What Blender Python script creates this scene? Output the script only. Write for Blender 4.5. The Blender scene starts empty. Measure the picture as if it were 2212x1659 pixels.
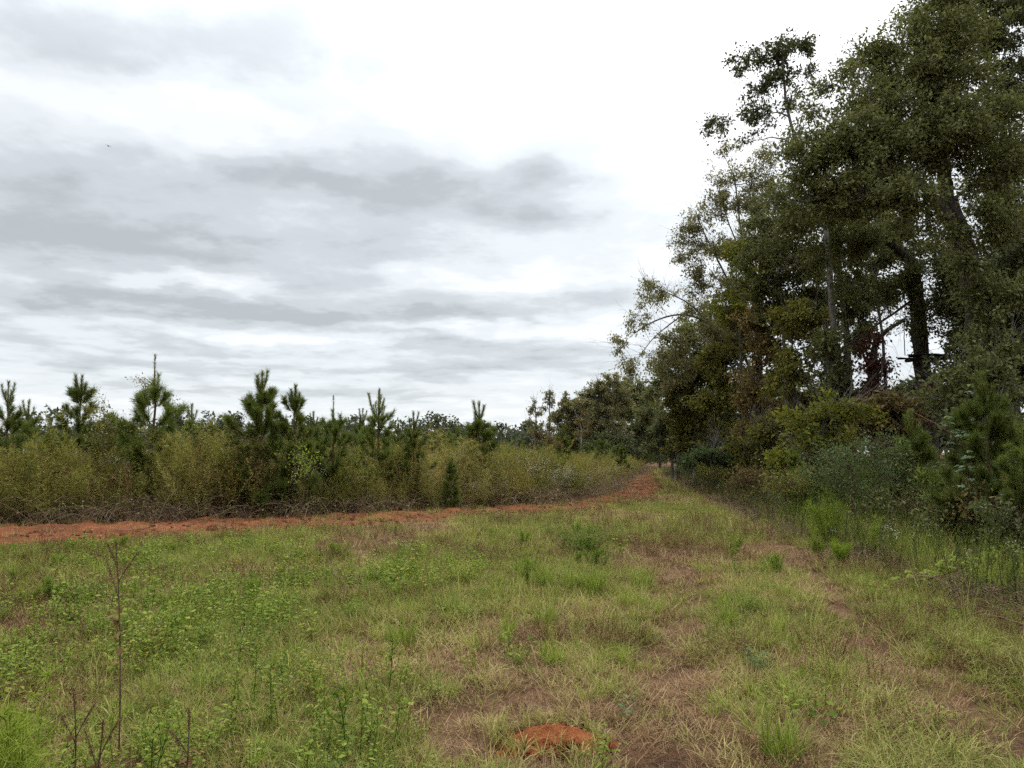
import bpy, math, random
import numpy as np

# ------------------------------------------------------------------ scene, camera, world, sun
sc = bpy.context.scene
COL = sc.collection
FPX, CX, CY, EYE = 740.0, 512.0, 384.0, 1.6
PITCH = math.radians(5.3)

cam_d = bpy.data.cameras.new('camera')
cam_d.sensor_width = 36.0
cam_d.lens = FPX / 1024.0 * 36.0
cam_d.clip_start = 0.05
cam_d.clip_end = 4000.0
cam = bpy.data.objects.new('camera', cam_d)
COL.objects.link(cam)
cam.location = (0, 0, EYE)
cam.rotation_euler = (math.radians(90) + PITCH, 0, 0)
sc.camera = cam

DS = 1024.0 / 2212.0     # measurements of the photograph were taken on a 2212 px wide copy


def ray(u, v):
    x, y = (u - CX) / FPX, -(v - CY) / FPX
    c, s = math.cos(PITCH), math.sin(PITCH)
    return np.array([x, c - s * y, s + c * y])


def P(x, y, d):
    """world point seen at (x, y) of the 2212 px copy, d metres ahead"""
    r = ray(x * DS, y * DS)
    return np.array([0, 0, EYE]) + r * (d / r[1])


def G(u, v):
    """ground point (z = 0) seen at pixel u, v of the 1024 px frame"""
    r = ray(u, v)
    t = -EYE / r[2]
    return np.array([r[0] * t, r[1] * t])


SUN_AZ, SUN_EL = math.radians(14), math.radians(52)
world = bpy.data.worlds.new('World')
sc.world = world
world.use_nodes = True


def build_world():
    nt = world.node_tree
    N, L = nt.nodes, nt.links
    N.clear()

    def nd(t, **k):
        n = N.new(t)
        for a, b in k.items():
            setattr(n, a, b)
        return n

    def m(op, a, b=None, c=None, clamp=False):
        n = nd('ShaderNodeMath', operation=op, use_clamp=clamp)
        for i, x in enumerate((a, b, c)):
            if x is None:
                continue
            if isinstance(x, (int, float)):
                n.inputs[i].default_value = x
            else:
                L.new(x, n.inputs[i])
        return n.outputs[0]

    tc = nd('ShaderNodeTexCoord')
    nrm = nd('ShaderNodeVectorMath', operation='NORMALIZE')
    L.new(tc.outputs['Generated'], nrm.inputs[0])
    sp = nd('ShaderNodeSeparateXYZ')
    L.new(nrm.outputs[0], sp.inputs[0])
    X, Y, Z = sp.outputs
    az = m('ARCTAN2', X, Y)
    el = m('ARCSINE', Z)
    den = m('ADD', m('MAXIMUM', Z, 0.0), 0.10)
    pv = nd('ShaderNodeCombineXYZ')
    L.new(m('DIVIDE', X, den), pv.inputs[0])
    L.new(m('DIVIDE', Y, den), pv.inputs[1])

    def noise(vec, scale, detail, rough, off):
        mp = nd('ShaderNodeMapping')
        mp.inputs['Location'].default_value = off
        L.new(vec, mp.inputs[0])
        n = nd('ShaderNodeTexNoise')
        n.inputs['Scale'].default_value = scale
        n.inputs['Detail'].default_value = detail
        n.inputs['Roughness'].default_value = rough
        L.new(mp.outputs[0], n.inputs['Vector'])
        return n.outputs[0]

    pl = pv.outputs[0]
    n1 = noise(pl, 1.1, 7.0, 0.55, (3.1, 7.7, 0.4))
    n2 = noise(pl, 3.0, 8.0, 0.60, (11.3, 1.9, 2.2))
    wx = noise(pl, 2.0, 4.0, 0.55, (5.5, 21.0, 4.0))
    wy = noise(pl, 2.3, 4.0, 0.55, (35.5, 2.0, 9.0))
    azw = m('ADD', az, m('MULTIPLY', m('SUBTRACT', wx, 0.5), 0.30))
    elw = m('ADD', el, m('MULTIPLY', m('SUBTRACT', wy, 0.5), m('MULTIPLY_ADD', el, 0.30, 0.015)))

    # cloud masses (place and size measured in the photograph, x, y, half widths, weight)
    blobs = [(60, 420, 300, 80, .44), (300, 560, 300, 50, .26), (620, 400, 240, 50, .42), (930, 440, 300, 62, .50),
             (1190, 370, 110, 80, .46), (830, 310, 110, 50, .30), (700, 560, 420, 45, .40),
             (160, 650, 230, 30, .52), (760, 680, 330, 24, .60), (1200, 645, 260, 30, .46),
             (860, 745, 130, 18, .60), (1150, 785, 240, 20, .40), (330, 750, 320, 14, .34),
             (520, 795, 420, 11, .36), (650, 850, 600, 9, .26), (380, 120, 420, 120, .36),
             (1650, 130, 420, 260, -.70), (1180, 90, 180, 120, -.40), (330, 245, 300, 42, -.42), (850, 230, 260, 45, -.40),
             (420, 620, 130, 13, -.36), (1050, 600, 240, 18, -.36), (600, 735, 170, 12, -.40), (1150, 715, 240, 13, -.40)]
    total = m('MULTIPLY_ADD', m('SUBTRACT', n1, 0.5), 0.85, 0.485)
    total = m('ADD', total, m('MULTIPLY', m('SUBTRACT', n2, 0.5), 0.85))
    for (bx, by, sx, sy, w) in blobs:
        r = ray(bx * DS, by * DS)
        r = r / np.linalg.norm(r)
        a0, e0 = math.atan2(r[0], r[1]), math.asin(r[2])
        sa, se = sx * DS / FPX, sy * DS / FPX
        da = m('MULTIPLY', m('SUBTRACT', azw, a0), 1 / sa)
        de = m('MULTIPLY', m('SUBTRACT', elw, e0), 1 / se)
        q = m('MULTIPLY_ADD', da, da, m('MULTIPLY', de, de))
        total = m('MULTIPLY_ADD', m('POWER', math.e, m('MULTIPLY', q, -0.8)), w * (.80 if w > 0 else .9), total)
    ramp = nd('ShaderNodeValToRGB')
    cr = ramp.color_ramp
    cr.interpolation = 'EASE'
    cr.elements[0].position = 0.02
    cr.elements[0].color = (.80, .815, .825, 1)
    cr.elements[1].position = 1.0
    cr.elements[-1].color = (.365, .39, .405, 1)
    for p_, c_ in ((0.28, (.70, .725, .745, 1)), (0.50, (.61, .645, .67, 1)), (0.78, (.465, .497, .52, 1))):
        e = cr.elements.new(p_)
        e.color = c_
    L.new(total, ramp.inputs[0])
    # an overcast dome is brighter overhead, and round the veiled sun
    gain = m('MULTIPLY_ADD', m('MULTIPLY', m('MAXIMUM', m('SUBTRACT', el, 0.42), 0.0), 1.0), 2.8, 1.0)
    sd = (math.sin(SUN_AZ) * math.cos(SUN_EL), math.cos(SUN_AZ) * math.cos(SUN_EL), math.sin(SUN_EL))
    dt = nd('ShaderNodeVectorMath', operation='DOT_PRODUCT')
    L.new(nrm.outputs[0], dt.inputs[0])
    dt.inputs[1].default_value = sd
    glow = m('POWER', m('MAXIMUM', dt.outputs['Value'], 0.0), 14.0)
    gain = m('ADD', gain, m('MULTIPLY', glow, 0.9))
    cl = nd('ShaderNodeVectorMath', operation='SCALE')
    L.new(ramp.outputs[0], cl.inputs[0])
    L.new(m('MULTIPLY', gain, 10.0), cl.inputs['Scale'])
    sky = nd('ShaderNodeTexSky', sky_type='NISHITA')
    sky.sun_disc = False
    sky.sun_elevation = SUN_EL
    sky.sun_rotation = SUN_AZ
    mix = nd('ShaderNodeMix', data_type='RGBA')
    mix.inputs[0].default_value = 0.94
    L.new(sky.outputs[0], mix.inputs[6])
    L.new(cl.outputs[0], mix.inputs[7])
    bg = nd('ShaderNodeBackground')
    bg.inputs['Strength'].default_value = 0.10
    L.new(mix.outputs[2], bg.inputs[0])
    out = nd('ShaderNodeOutputWorld')
    L.new(bg.outputs[0], out.inputs[0])
    world.cycles.sampling_method = 'MANUAL'
    world.cycles.sample_map_resolution = 512


build_world()

sun_d = bpy.data.lights.new('sun', 'SUN')
sun_d.energy = 1.5
sun_d.angle = math.radians(35)
sun_d.color = (1.0, 0.97, 0.92)
sun = bpy.data.objects.new('sun', sun_d)
COL.objects.link(sun)
sun.rotation_euler = (math.radians(90) - SUN_EL, 0, math.pi - SUN_AZ)

vs = sc.view_settings
vs.view_transform = 'Standard'
vs.look = 'None'
vs.exposure = 0.5
vs.gamma = 1.0
vs.use_curve_mapping = False
sc.cycles.max_bounces = 5
sc.cycles.diffuse_bounces = 3
sc.cycles.glossy_bounces = 1
sc.cycles.transmission_bounces = 3
sc.cycles.transparent_max_bounces = 5
sc.cycles.caustics_reflective = False
sc.cycles.caustics_refractive = False
sc.cycles.use_denoising = False
sc.cycles.use_adaptive_sampling = True
sc.cycles.adaptive_threshold = 0.02
sc.cycles.adaptive_min_samples = 16
sc.cycles.pixel_filter_type = 'BLACKMAN_HARRIS'
sc.cycles.filter_width = 1.5

# ------------------------------------------------------------------ helpers
RNG = np.random.default_rng(7)


def unit(v):
    v = np.asarray(v, float)
    return v / np.maximum(np.linalg.norm(v, axis=-1, keepdims=True), 1e-9)


def rand_dirs(rng, n):
    return unit(rng.normal(size=(n, 3)))


def vnoise(x, y, scale=1.0, seed=0):
    """value noise in 0..1, vectorised"""
    x = np.asarray(x, float) / scale
    y = np.asarray(y, float) / scale
    xi, yi = np.floor(x).astype(np.int64), np.floor(y).astype(np.int64)
    fx, fy = x - xi, y - yi
    fx, fy = fx * fx * (3 - 2 * fx), fy * fy * (3 - 2 * fy)

    def hsh(a, b):
        h = (a * 374761393 + b * 668265263 + seed * 974634777) & 0xFFFFFFFF
        h = ((h ^ (h >> 13)) * 1274126177) & 0xFFFFFFFF
        return ((h ^ (h >> 16)) & 0xFFFF) / 65535.0
    a, b = hsh(xi, yi), hsh(xi + 1, yi)
    c, d = hsh(xi, yi + 1), hsh(xi + 1, yi + 1)
    return (a * (1 - fx) + b * fx) * (1 - fy) + (c * (1 - fx) + d * fx) * fy


def fbm(x, y, scale, seed=0, oct=4):
    t, a, s = 0.0, 0.5, 0.0
    for i in range(oct):
        t = t + a * vnoise(x, y, scale, seed + i * 17)
        s += a
        a *= 0.5
        scale *= 0.5
    return t / s


class MB:
    """collects quads with one value per face; build() makes one mesh"""

    def __init__(self):
        self.v, self.f, self.a, self.n = [], [], [], 0

    def add(self, V, F, a=0.5):
        V = np.asarray(V, float).reshape(-1, 3)
        F = np.asarray(F, np.int64).reshape(-1, 4)
        if not len(F):
            return
        a = np.broadcast_to(np.asarray(a, float), (len(F),))
        self.v.append(V)
        self.f.append(F + self.n)
        self.a.append(a)
        self.n += len(V)

    def mesh(self, name, mat, smooth=False, origin=None):
        V = np.concatenate(self.v)
        F = np.concatenate(self.f)
        A = np.concatenate(self.a)
        if origin is not None:
            V = V - np.asarray(origin, float)
        me = bpy.data.meshes.new(name)
        me.vertices.add(len(V))
        me.vertices.foreach_set('co', V.astype(np.float32).ravel())
        me.loops.add(len(F) * 4)
        me.loops.foreach_set('vertex_index', F.astype(np.int32).ravel())
        me.polygons.add(len(F))
        me.polygons.foreach_set('loop_start', np.arange(0, len(F) * 4, 4, dtype=np.int32))
        if smooth:
            me.polygons.foreach_set('use_smooth', np.ones(len(F), bool))
        at = me.attributes.new('var', 'FLOAT', 'FACE')
        at.data.foreach_set('value', np.clip(A, 0, 1).astype(np.float32))
        me.materials.append(mat)
        me.update(calc_edges=True)
        return me


def leaf_quads(mb, C, A, Nn, L, W, var, fold=0.12):
    C, A, Nn = np.asarray(C, float), unit(A), np.asarray(Nn, float)
    S = unit(np.cross(A, Nn))
    U = np.cross(S, A)
    L = np.broadcast_to(L, (len(C),))[:, None]
    W = np.broadcast_to(W, (len(C),))[:, None]
    V = np.empty((len(C), 4, 3))
    V[:, 0] = C
    V[:, 1] = C + A * L * 0.45 + S * W * 0.5 + U * W * fold
    V[:, 2] = C + A * L - U * L * 0.08
    V[:, 3] = C + A * L * 0.45 - S * W * 0.5 + U * W * fold
    mb.add(V, np.arange(len(C) * 4).reshape(-1, 4), var)


def needle_quads(mb, C, A, L, W, var, rng):
    A = unit(A)
    S = unit(np.cross(A, rng.normal(size=A.shape)))
    L = np.broadcast_to(L, (len(C),))[:, None]
    W = np.broadcast_to(W, (len(C),))[:, None]
    V = np.empty((len(C), 4, 3))
    V[:, 0] = C - S * W * .5
    V[:, 1] = C + S * W * .5
    V[:, 2] = C + A * L + S * W * .18
    V[:, 3] = C + A * L - S * W * .18
    mb.add(V, np.arange(len(C) * 4).reshape(-1, 4), var)


def blades(mb, base, az, th0, dth, L, W, var, nseg=3, z0=0.0):
    """curved grass blades: heading az, first angle from upright th0, bend per segment dth"""
    n = len(base)
    base = np.asarray(base, float)
    hx, hy = np.cos(az), np.sin(az)
    side = np.stack([-hy, hx, np.zeros(n)], 1)
    V = np.empty((n, nseg + 1, 2, 3))
    p = base.copy()
    L = np.broadcast_to(L, (n,))
    W = np.broadcast_to(W, (n,))
    for k in range(nseg + 1):
        w = W * (1.0 - 0.86 * (k / nseg) ** 1.5) * 0.5
        V[:, k, 0] = p + side * w[:, None]
        V[:, k, 1] = p - side * w[:, None]
        th = th0 + dth * k
        s = L / nseg
        p = p + np.stack([hx * np.sin(th) * s, hy * np.sin(th) * s, np.cos(th) * s], 1)
        p[:, 2] = np.maximum(p[:, 2], 0.004 + z0)
    i = np.arange(n)[:, None] * (2 * (nseg + 1)) + np.arange(nseg)[None, :] * 2
    F = np.stack([i, i + 1, i + 3, i + 2], -1).reshape(-1, 4)
    mb.add(V, F, np.repeat(np.broadcast_to(var, (n,)), nseg))


def tube(mb, pts, rad, sides=6, var=0.5, cap=True):
    pts = np.asarray(pts, float)
    rad = np.asarray(rad, float)
    n = len(pts)
    T = unit(np.gradient(pts, axis=0))
    ref = np.array([0.31, 0.17, 0.93]) if abs(T[0][2]) < 0.8 else np.array([0.9, 0.3, 0.1])
    a = unit(np.cross(T, ref))
    b = np.cross(T, a)
    ang = np.arange(sides) * 2 * math.pi / sides
    V = pts[:, None] + rad[:, None, None] * (a[:, None] * np.cos(ang)[None, :, None] + b[:, None] * np.sin(ang)[None, :, None])
    V = V.reshape(-1, 3)
    i = np.arange(n - 1)[:, None] * sides
    j = np.arange(sides)[None, :]
    k = (j + 1) % sides
    F = np.stack([i + j, i + k, i + sides + k, i + sides + j], -1).reshape(-1, 4)
    mb.add(V, F, var)


def twigs(mb, P0, Pm, P1, r0, r1, var=0.5, nseg=3, sides=3):
    """many thin bent tubes at once"""
    n = len(P0)
    if n == 0:
        return
    t = np.linspace(0, 1, nseg + 1)[None, :, None]
    pts = P0[:, None] * (1 - t) ** 2 + 2 * Pm[:, None] * t * (1 - t) + P1[:, None] * t * t
    T = unit(np.gradient(pts, axis=1))
    a = unit(np.cross(T, np.array([0.31, 0.87, 0.23])))
    b = np.cross(T, a)
    r0 = np.broadcast_to(r0, (n,))[:, None]
    r1 = np.broadcast_to(r1, (n,))[:, None]
    R = r0 + (r1 - r0) * t[..., 0]
    ang = np.arange(sides) * 2 * math.pi / sides
    V = pts[:, :, None] + R[:, :, None, None] * (a[:, :, None] * np.cos(ang)[None, None, :, None] + b[:, :, None] * np.sin(ang)[None, None, :, None])
    i = np.arange(n)[:, None, None] * (nseg + 1) * sides + np.arange(nseg)[None, :, None] * sides
    j = np.arange(sides)[None, None, :]
    k = (j + 1) % sides
    F = np.stack([i + j, i + k, i + sides + k, i + sides + j], -1).reshape(-1, 4)
    mb.add(V.reshape(-1, 3), F, var)


def tag(o, label=None, cat=None, group=None, kind=None):
    if label:
        o['label'] = label
    if cat:
        o['category'] = cat
    if group:
        o['group'] = group
    if kind:
        o['kind'] = kind
    return o


def empty(name, loc, rz=0.0, scale=1.0):
    o = bpy.data.objects.new(name, None)
    o.empty_display_size = 0.2
    COL.objects.link(o)
    o.location = loc
    o.rotation_euler = (0, 0, rz)
    o.scale = (scale, scale, scale)
    return o


def part(name, me, parent=None):
    o = bpy.data.objects.new(name, me)
    COL.objects.link(o)
    if parent is not None:
        o.parent = parent
    return o


# ------------------------------------------------------------------ materials
def ramp_mat(name, cols, rough=0.75, transl=0.3, spec=0.10, obj_var=0.25, inst=False, fine=None, tboost=1.25):
    """colour picked by the per-face value (and by instance / object for slight differences)"""
    mt = bpy.data.materials.new(name)
    mt.use_nodes = True
    nt = mt.node_tree
    N, L = nt.nodes, nt.links
    N.clear()
    at = N.new('ShaderNodeAttribute')
    at.attribute_name = 'var'
    fac = at.outputs['Fac']
    if inst:
        ai = N.new('ShaderNodeAttribute')
        ai.attribute_type = 'INSTANCER'
        ai.attribute_name = 'tint'
        mm = N.new('ShaderNodeMath')
        mm.operation = 'MULTIPLY_ADD'
        L.new(ai.outputs['Fac'], mm.inputs[0])
        mm.inputs[1].default_value = inst
        sb = N.new('ShaderNodeMath')
        sb.operation = 'MULTIPLY_ADD'
        L.new(fac, sb.inputs[0])
        sb.inputs[1].default_value = 1.0 - inst * 0.6
        sb.inputs[2].default_value = -inst * 0.2
        L.new(sb.outputs[0], mm.inputs[2])
        fac = mm.outputs[0]
    rp = N.new('ShaderNodeValToRGB')
    cr = rp.color_ramp
    n = len(cols)
    for i, c in enumerate(cols):
        pos = i / (n - 1)
        e = cr.elements[0] if i == 0 else (cr.elements[-1] if i == n - 1 else cr.elements.new(pos))
        e.position = pos
        e.color = (*c, 1)
    L.new(fac, rp.inputs[0])
    col = rp.outputs[0]
    oi = N.new('ShaderNodeObjectInfo')
    hs = N.new('ShaderNodeHueSaturation')
    mv = N.new('ShaderNodeMapRange')
    mv.inputs['To Min'].default_value = 1 - obj_var
    mv.inputs['To Max'].default_value = 1 + obj_var
    L.new(oi.outputs['Random'], mv.inputs['Value'])
    L.new(mv.outputs[0], hs.inputs['Value'])
    L.new(col, hs.inputs['Color'])
    col = hs.outputs[0]
    bs = N.new('ShaderNodeBsdfPrincipled')
    bs.inputs['Roughness'].default_value = rough
    bs.inputs['Specular IOR Level'].default_value = spec
    L.new(col, bs.inputs['Base Color'])
    out = N.new('ShaderNodeOutputMaterial')
    if transl > 0:
        tr = N.new('ShaderNodeBsdfTranslucent')
        vm = N.new('ShaderNodeVectorMath')
        vm.operation = 'MULTIPLY'
        vm.inputs[1].default_value = (tboost, tboost * 1.05, tboost * 0.7)
        L.new(col, vm.inputs[0])
        L.new(vm.outputs[0], tr.inputs[0])
        mx = N.new('ShaderNodeMixShader')
        mx.inputs[0].default_value = transl
        L.new(bs.outputs[0], mx.inputs[1])
        L.new(tr.outputs[0], mx.inputs[2])
        L.new(mx.outputs[0], out.inputs[0])
    else:
        L.new(bs.outputs[0], out.inputs[0])
    return mt


def bark_mat(name, c0, c1, scale=18.0, bump=0.6, stretch=0.25, moss=None):
    mt = bpy.data.materials.new(name)
    mt.use_nodes = True
    nt = mt.node_tree
    N, L = nt.nodes, nt.links
    bs = N['Principled BSDF']
    bs.inputs['Roughness'].default_value = 0.92
    bs.inputs['Specular IOR Level'].default_value = 0.15
    tc = N.new('ShaderNodeTexCoord')
    mp = N.new('ShaderNodeMapping')
    mp.inputs['Scale'].default_value = (1, 1, stretch)
    L.new(tc.outputs['Object'], mp.inputs[0])
    nz = N.new('ShaderNodeTexNoise')
    nz.inputs['Scale'].default_value = scale
    nz.inputs['Detail'].default_value = 5
    L.new(mp.outputs[0], nz.inputs['Vector'])
    rp = N.new('ShaderNodeValToRGB')
    rp.color_ramp.elements[0].position = 0.35
    rp.color_ramp.elements[0].color = (*c0, 1)
    rp.color_ramp.elements[1].position = 0.68
    rp.color_ramp.elements[1].color = (*c1, 1)
    L.new(nz.outputs[0], rp.inputs[0])
    L.new(rp.outputs[0], bs.inputs['Base Color'])
    bp = N.new('ShaderNodeBump')
    bp.inputs['Strength'].default_value = bump
    bp.inputs['Distance'].default_value = 0.03
    L.new(nz.outputs[0], bp.inputs['Height'])
    L.new(bp.outputs[0], bs.inputs['Normal'])
    return mt


def soil_mat(name, stops, scale, fine=60.0, bump=0.5, dist=0.02):
    """stops: colours over a large noise, broken up by a fine one"""
    mt = bpy.data.materials.new(name)
    mt.use_nodes = True
    nt = mt.node_tree
    N, L = nt.nodes, nt.links
    bs = N['Principled BSDF']
    bs.inputs['Roughness'].default_value = 0.97
    bs.inputs['Specular IOR Level'].default_value = 0.08
    tc = N.new('ShaderNodeTexCoord')
    n1 = N.new('ShaderNodeTexNoise')
    n1.inputs['Scale'].default_value = scale
    n1.inputs['Detail'].default_value = 5
    n1.inputs['Roughness'].default_value = 0.6
    L.new(tc.outputs['Object'], n1.inputs['Vector'])
    n2 = N.new('ShaderNodeTexNoise')
    n2.inputs['Scale'].default_value = fine
    n2.inputs['Detail'].default_value = 6
    n2.inputs['Roughness'].default_value = 0.7
    L.new(tc.outputs['Object'], n2.inputs['Vector'])
    md = N.new('ShaderNodeMath')
    md.operation = 'MULTIPLY_ADD'
    L.new(n2.outputs[0], md.inputs[0])
    md.inputs[1].default_value = 0.7
    ms = N.new('ShaderNodeMath')
    ms.operation = 'SUBTRACT'
    L.new(n1.outputs[0], ms.inputs[0])
    ms.inputs[1].default_value = 0.35
    L.new(ms.outputs[0], md.inputs[2])
    rp = N.new('ShaderNodeValToRGB')
    cr = rp.color_ramp
    for i, (p_, c) in enumerate(stops):
        e = cr.elements[0] if i == 0 else (cr.elements[-1] if i == len(stops) - 1 else cr.elements.new(p_))
        e.position = p_
        e.color = (*c, 1)
    L.new(md.outputs[0], rp.inputs[0])
    L.new(rp.outputs[0], bs.inputs['Base Color'])
    bp = N.new('ShaderNodeBump')
    bp.inputs['Strength'].default_value = bump
    bp.inputs['Distance'].default_value = dist
    L.new(n2.outputs[0], bp.inputs['Height'])
    L.new(bp.outputs[0], bs.inputs['Normal'])
    return mt


M = {}
M['mid'] = ramp_mat('mid_leaf', [(0.0944, 0.1038, 0.0496), (0.1475, 0.1534, 0.0684), (0.2006, 0.1982, 0.0885), (0.2655, 0.2478, 0.1121)], transl=.3, obj_var=.12)
M['oak'] = ramp_mat('oak_leaf', [(0.068, 0.077, 0.03), (0.112, 0.12, 0.045), (0.16, 0.163, 0.063), (0.23, 0.22, 0.095)], transl=.28, obj_var=.15)
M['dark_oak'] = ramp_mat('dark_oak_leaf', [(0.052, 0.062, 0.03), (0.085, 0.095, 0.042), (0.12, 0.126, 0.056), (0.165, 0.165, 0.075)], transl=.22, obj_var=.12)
M['olive'] = ramp_mat('olive_leaf', [(0.075, 0.078, 0.022), (0.125, 0.122, 0.03), (0.18, 0.165, 0.04), (0.25, 0.215, 0.055)], transl=.32, obj_var=.18)
M['yellow'] = ramp_mat('yellow_leaf', [(0.085, 0.1, 0.022), (0.14, 0.15, 0.028), (0.2, 0.19, 0.034), (0.3, 0.25, 0.04)], transl=.38, obj_var=.12)
M['brown'] = ramp_mat('brown_leaf', [(0.08, 0.068, 0.03), (0.15, 0.11, 0.044), (0.21, 0.14, 0.055), (0.18, 0.155, 0.055)], transl=.28, obj_var=.18)
M['red'] = ramp_mat('red_leaf', [(0.035, 0.016, 0.013), (0.06, 0.022, 0.016), (0.08, 0.032, 0.02), (0.07, 0.045, 0.024)], transl=.3, obj_var=.1)
M['privet'] = ramp_mat('grey_green_leaf', [(0.054, 0.076, 0.03), (0.0828, 0.1102, 0.0432), (0.1116, 0.1406, 0.0588), (0.1584, 0.1862, 0.09)], transl=.25, obj_var=.1)
M['bright'] = ramp_mat('bright_green_leaf', [(0.085, 0.12, 0.016), (0.14, 0.185, 0.022), (0.21, 0.26, 0.034), (0.28, 0.3, 0.055)], transl=.38, obj_var=.12)
M['pale_leaf'] = ramp_mat('pale_large_leaf', [(.10, .16, .09), (.16, .22, .14), (.22, .28, .19), (.26, .30, .12)], transl=.3, obj_var=.1)
M['needle'] = ramp_mat('pine_needle', [(0.058, 0.08, 0.018), (0.1, 0.128, 0.028), (0.15, 0.175, 0.04), (0.25, 0.155, 0.065)], transl=.25, obj_var=.22, rough=.5)
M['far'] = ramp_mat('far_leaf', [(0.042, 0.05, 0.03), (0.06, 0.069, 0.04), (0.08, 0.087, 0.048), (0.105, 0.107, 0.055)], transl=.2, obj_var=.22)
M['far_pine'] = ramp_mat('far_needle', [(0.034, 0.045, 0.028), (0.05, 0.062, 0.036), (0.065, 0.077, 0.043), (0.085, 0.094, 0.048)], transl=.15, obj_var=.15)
M['sparse'] = ramp_mat('sparse_leaf', [(0.1208, 0.1155, 0.0578), (0.1785, 0.1659, 0.0788), (0.231, 0.21, 0.0998), (0.294, 0.2467, 0.0945)], transl=.35, obj_var=.12)
M['bark'] = bark_mat('bark_dark', (.032, .027, .022), (.085, .074, .062))
M['bark_grey'] = bark_mat('bark_grey', (.085, .078, .068), (.22, .205, .185))
M['bark_pale'] = bark_mat('bark_pale', (.16, .145, .125), (.34, .315, .28))
M['bark_pine'] = bark_mat('bark_pine', (.06, .04, .028), (.15, .095, .06))
M['twig_grey'] = bark_mat('twig_grey', (.10, .09, .078), (.20, .185, .165))
M['twig_brown'] = bark_mat('twig_brown', (.06, .035, .025), (.15, .09, .06))

# ------------------------------------------------------------------ the lie of the land
STRIP = [((-420, 536), (-420, 590)), ((-150, 531), (-150, 566)), ((0, 526), (0, 551)), ((120, 523), (120, 545)), ((260, 518), (260, 536)),
         ((400, 512.5), (400, 524)), ((494, 508.5), (505, 517)), ((545, 505), (575, 512.5)), ((586, 499.5), (640, 504)),
         ((603, 494), (656, 498)), ((616, 487), (663, 489)), ((631, 478.5), (656, 479)), ((641, 473.5), (653, 473.5)), ((645, 470), (650, 470))]
S_FAR = np.array([G(*a) for a, b in STRIP])
S_NEAR = np.array([G(*b) for a, b in STRIP])


def resample(poly, n):
    d = np.r_[0, np.cumsum(np.linalg.norm(np.diff(poly, axis=0), axis=1))]
    return d, lambda q: np.stack([np.interp(q, d, poly[:, k]) for k in range(2)], -1)


TRK_L = np.array([(0, .2), (2.5, .5), (4.8, 1.02), (7, 1.65), (9.7, 2.2), (14, 3.2), (20, 4.4), (32, 6.2), (47, 8.2), (60, 10.2), (75, 14.5), (95, 24)], float)
TRK_R = np.array([(0, 2.5), (2.5, 2.65), (4.8, 2.84), (6.3, 3.05), (10.1, 3.93), (14, 4.9), (19, 6.0), (32, 7.9), (47, 9.8), (60, 11.9), (75, 16.2), (95, 26)], float)
WOOD = np.array([(-5, 6.0), (0, 5.9), (8, 5.9), (12.2, 6.1), (17.7, 6.9), (25, 8.0), (32, 8.9), (47, 11.0), (60, 13.2), (75, 17.6), (95, 28)], float)


def xl(y):
    return np.interp(y, TRK_L[:, 0], TRK_L[:, 1])


def xr(y):
    return np.interp(y, TRK_R[:, 0], TRK_R[:, 1])


def xw(y):
    return np.interp(y, WOOD[:, 0], WOOD[:, 1])


def in_poly(x, y, poly):
    x, y = np.asarray(x, float), np.asarray(y, float)
    ins = np.zeros(np.broadcast(x, y).shape, bool)
    n = len(poly)
    for i in range(n):
        x0, y0 = poly[i]
        x1, y1 = poly[(i + 1) % n]
        if y0 == y1:
            continue
        c = ((y0 > y) != (y1 > y)) & (x < (x1 - x0) * (y - y0) / (y1 - y0) + x0)
        ins ^= c
    return ins


THICK = np.concatenate([S_FAR, [(13, 72), (16, 80), (20, 150), (-140, 150), (-60, 14)]])
STRIP_POLY = np.concatenate([S_FAR, S_NEAR[::-1]])
STRIP_CORE = np.concatenate([S_FAR, (S_NEAR * .93 + S_FAR * .07)[::-1]])


def wobble(x, y):
    return 0.45 * (fbm(x, y, 1.3, 91) - 0.5)


def ruts(x, y):
    w = 0.23 + 0.16 * vnoise(x, y, 1.5, 5)
    return np.maximum(np.clip((15 - y) / 5, .12, 1) * np.exp(-((x - xl(y) + wobble(x, y)) / w) ** 2), np.exp(-((x - xr(y) + wobble(y, x)) / w) ** 2))


def hgt(x, y):
    x, y = np.asarray(x, float), np.asarray(y, float)
    near = np.exp(-np.maximum(np.hypot(x, y) - 60, 0) / 60)
    z = near * (0.10 * (fbm(x, y, 7.0, 3) - 0.5) + 0.05 * (fbm(x, y, 0.9, 8) - 0.5))
    z = z - 0.05 * ruts(x, y) * (np.abs(y) < 90)
    return z


def graded(lo, a, b, hi, step, k=1.16):
    mid = np.arange(a, b, step)
    up, s = [b], step
    while up[-1] < hi:
        s *= k
        up.append(up[-1] + s)
    dn, s = [a], step
    while dn[-1] > lo:
        s *= k
        dn.append(dn[-1] - s)
    return np.concatenate([dn[:0:-1], mid, up])


M['ground'] = soil_mat('ground_thatch', [(0.15, (.035, .020, .012)), (0.38, (.082, .043, .024)), (0.55, (.135, .074, .040)), (0.75, (.20, .125, .072))], 1.6, 55.0, .9, .03)
M['clay'] = soil_mat('red_clay', [(0.1, (.042, .018, .010)), (0.36, (.10, .037, .017)), (0.55, (.175, .062, .027)), (0.72, (.235, .09, .039)), (0.9, (.30, .137, .066))], 0.9, 9.0, 1.0, .07)
M['mound'] = soil_mat('mound_clay', [(0.1, (.115, .036, .014)), (0.4, (.21, .064, .023)), (0.65, (.31, .105, .04)), (0.9, (.40, .165, .075))], 7.0, 60.0, 1.0, .03)

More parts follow.
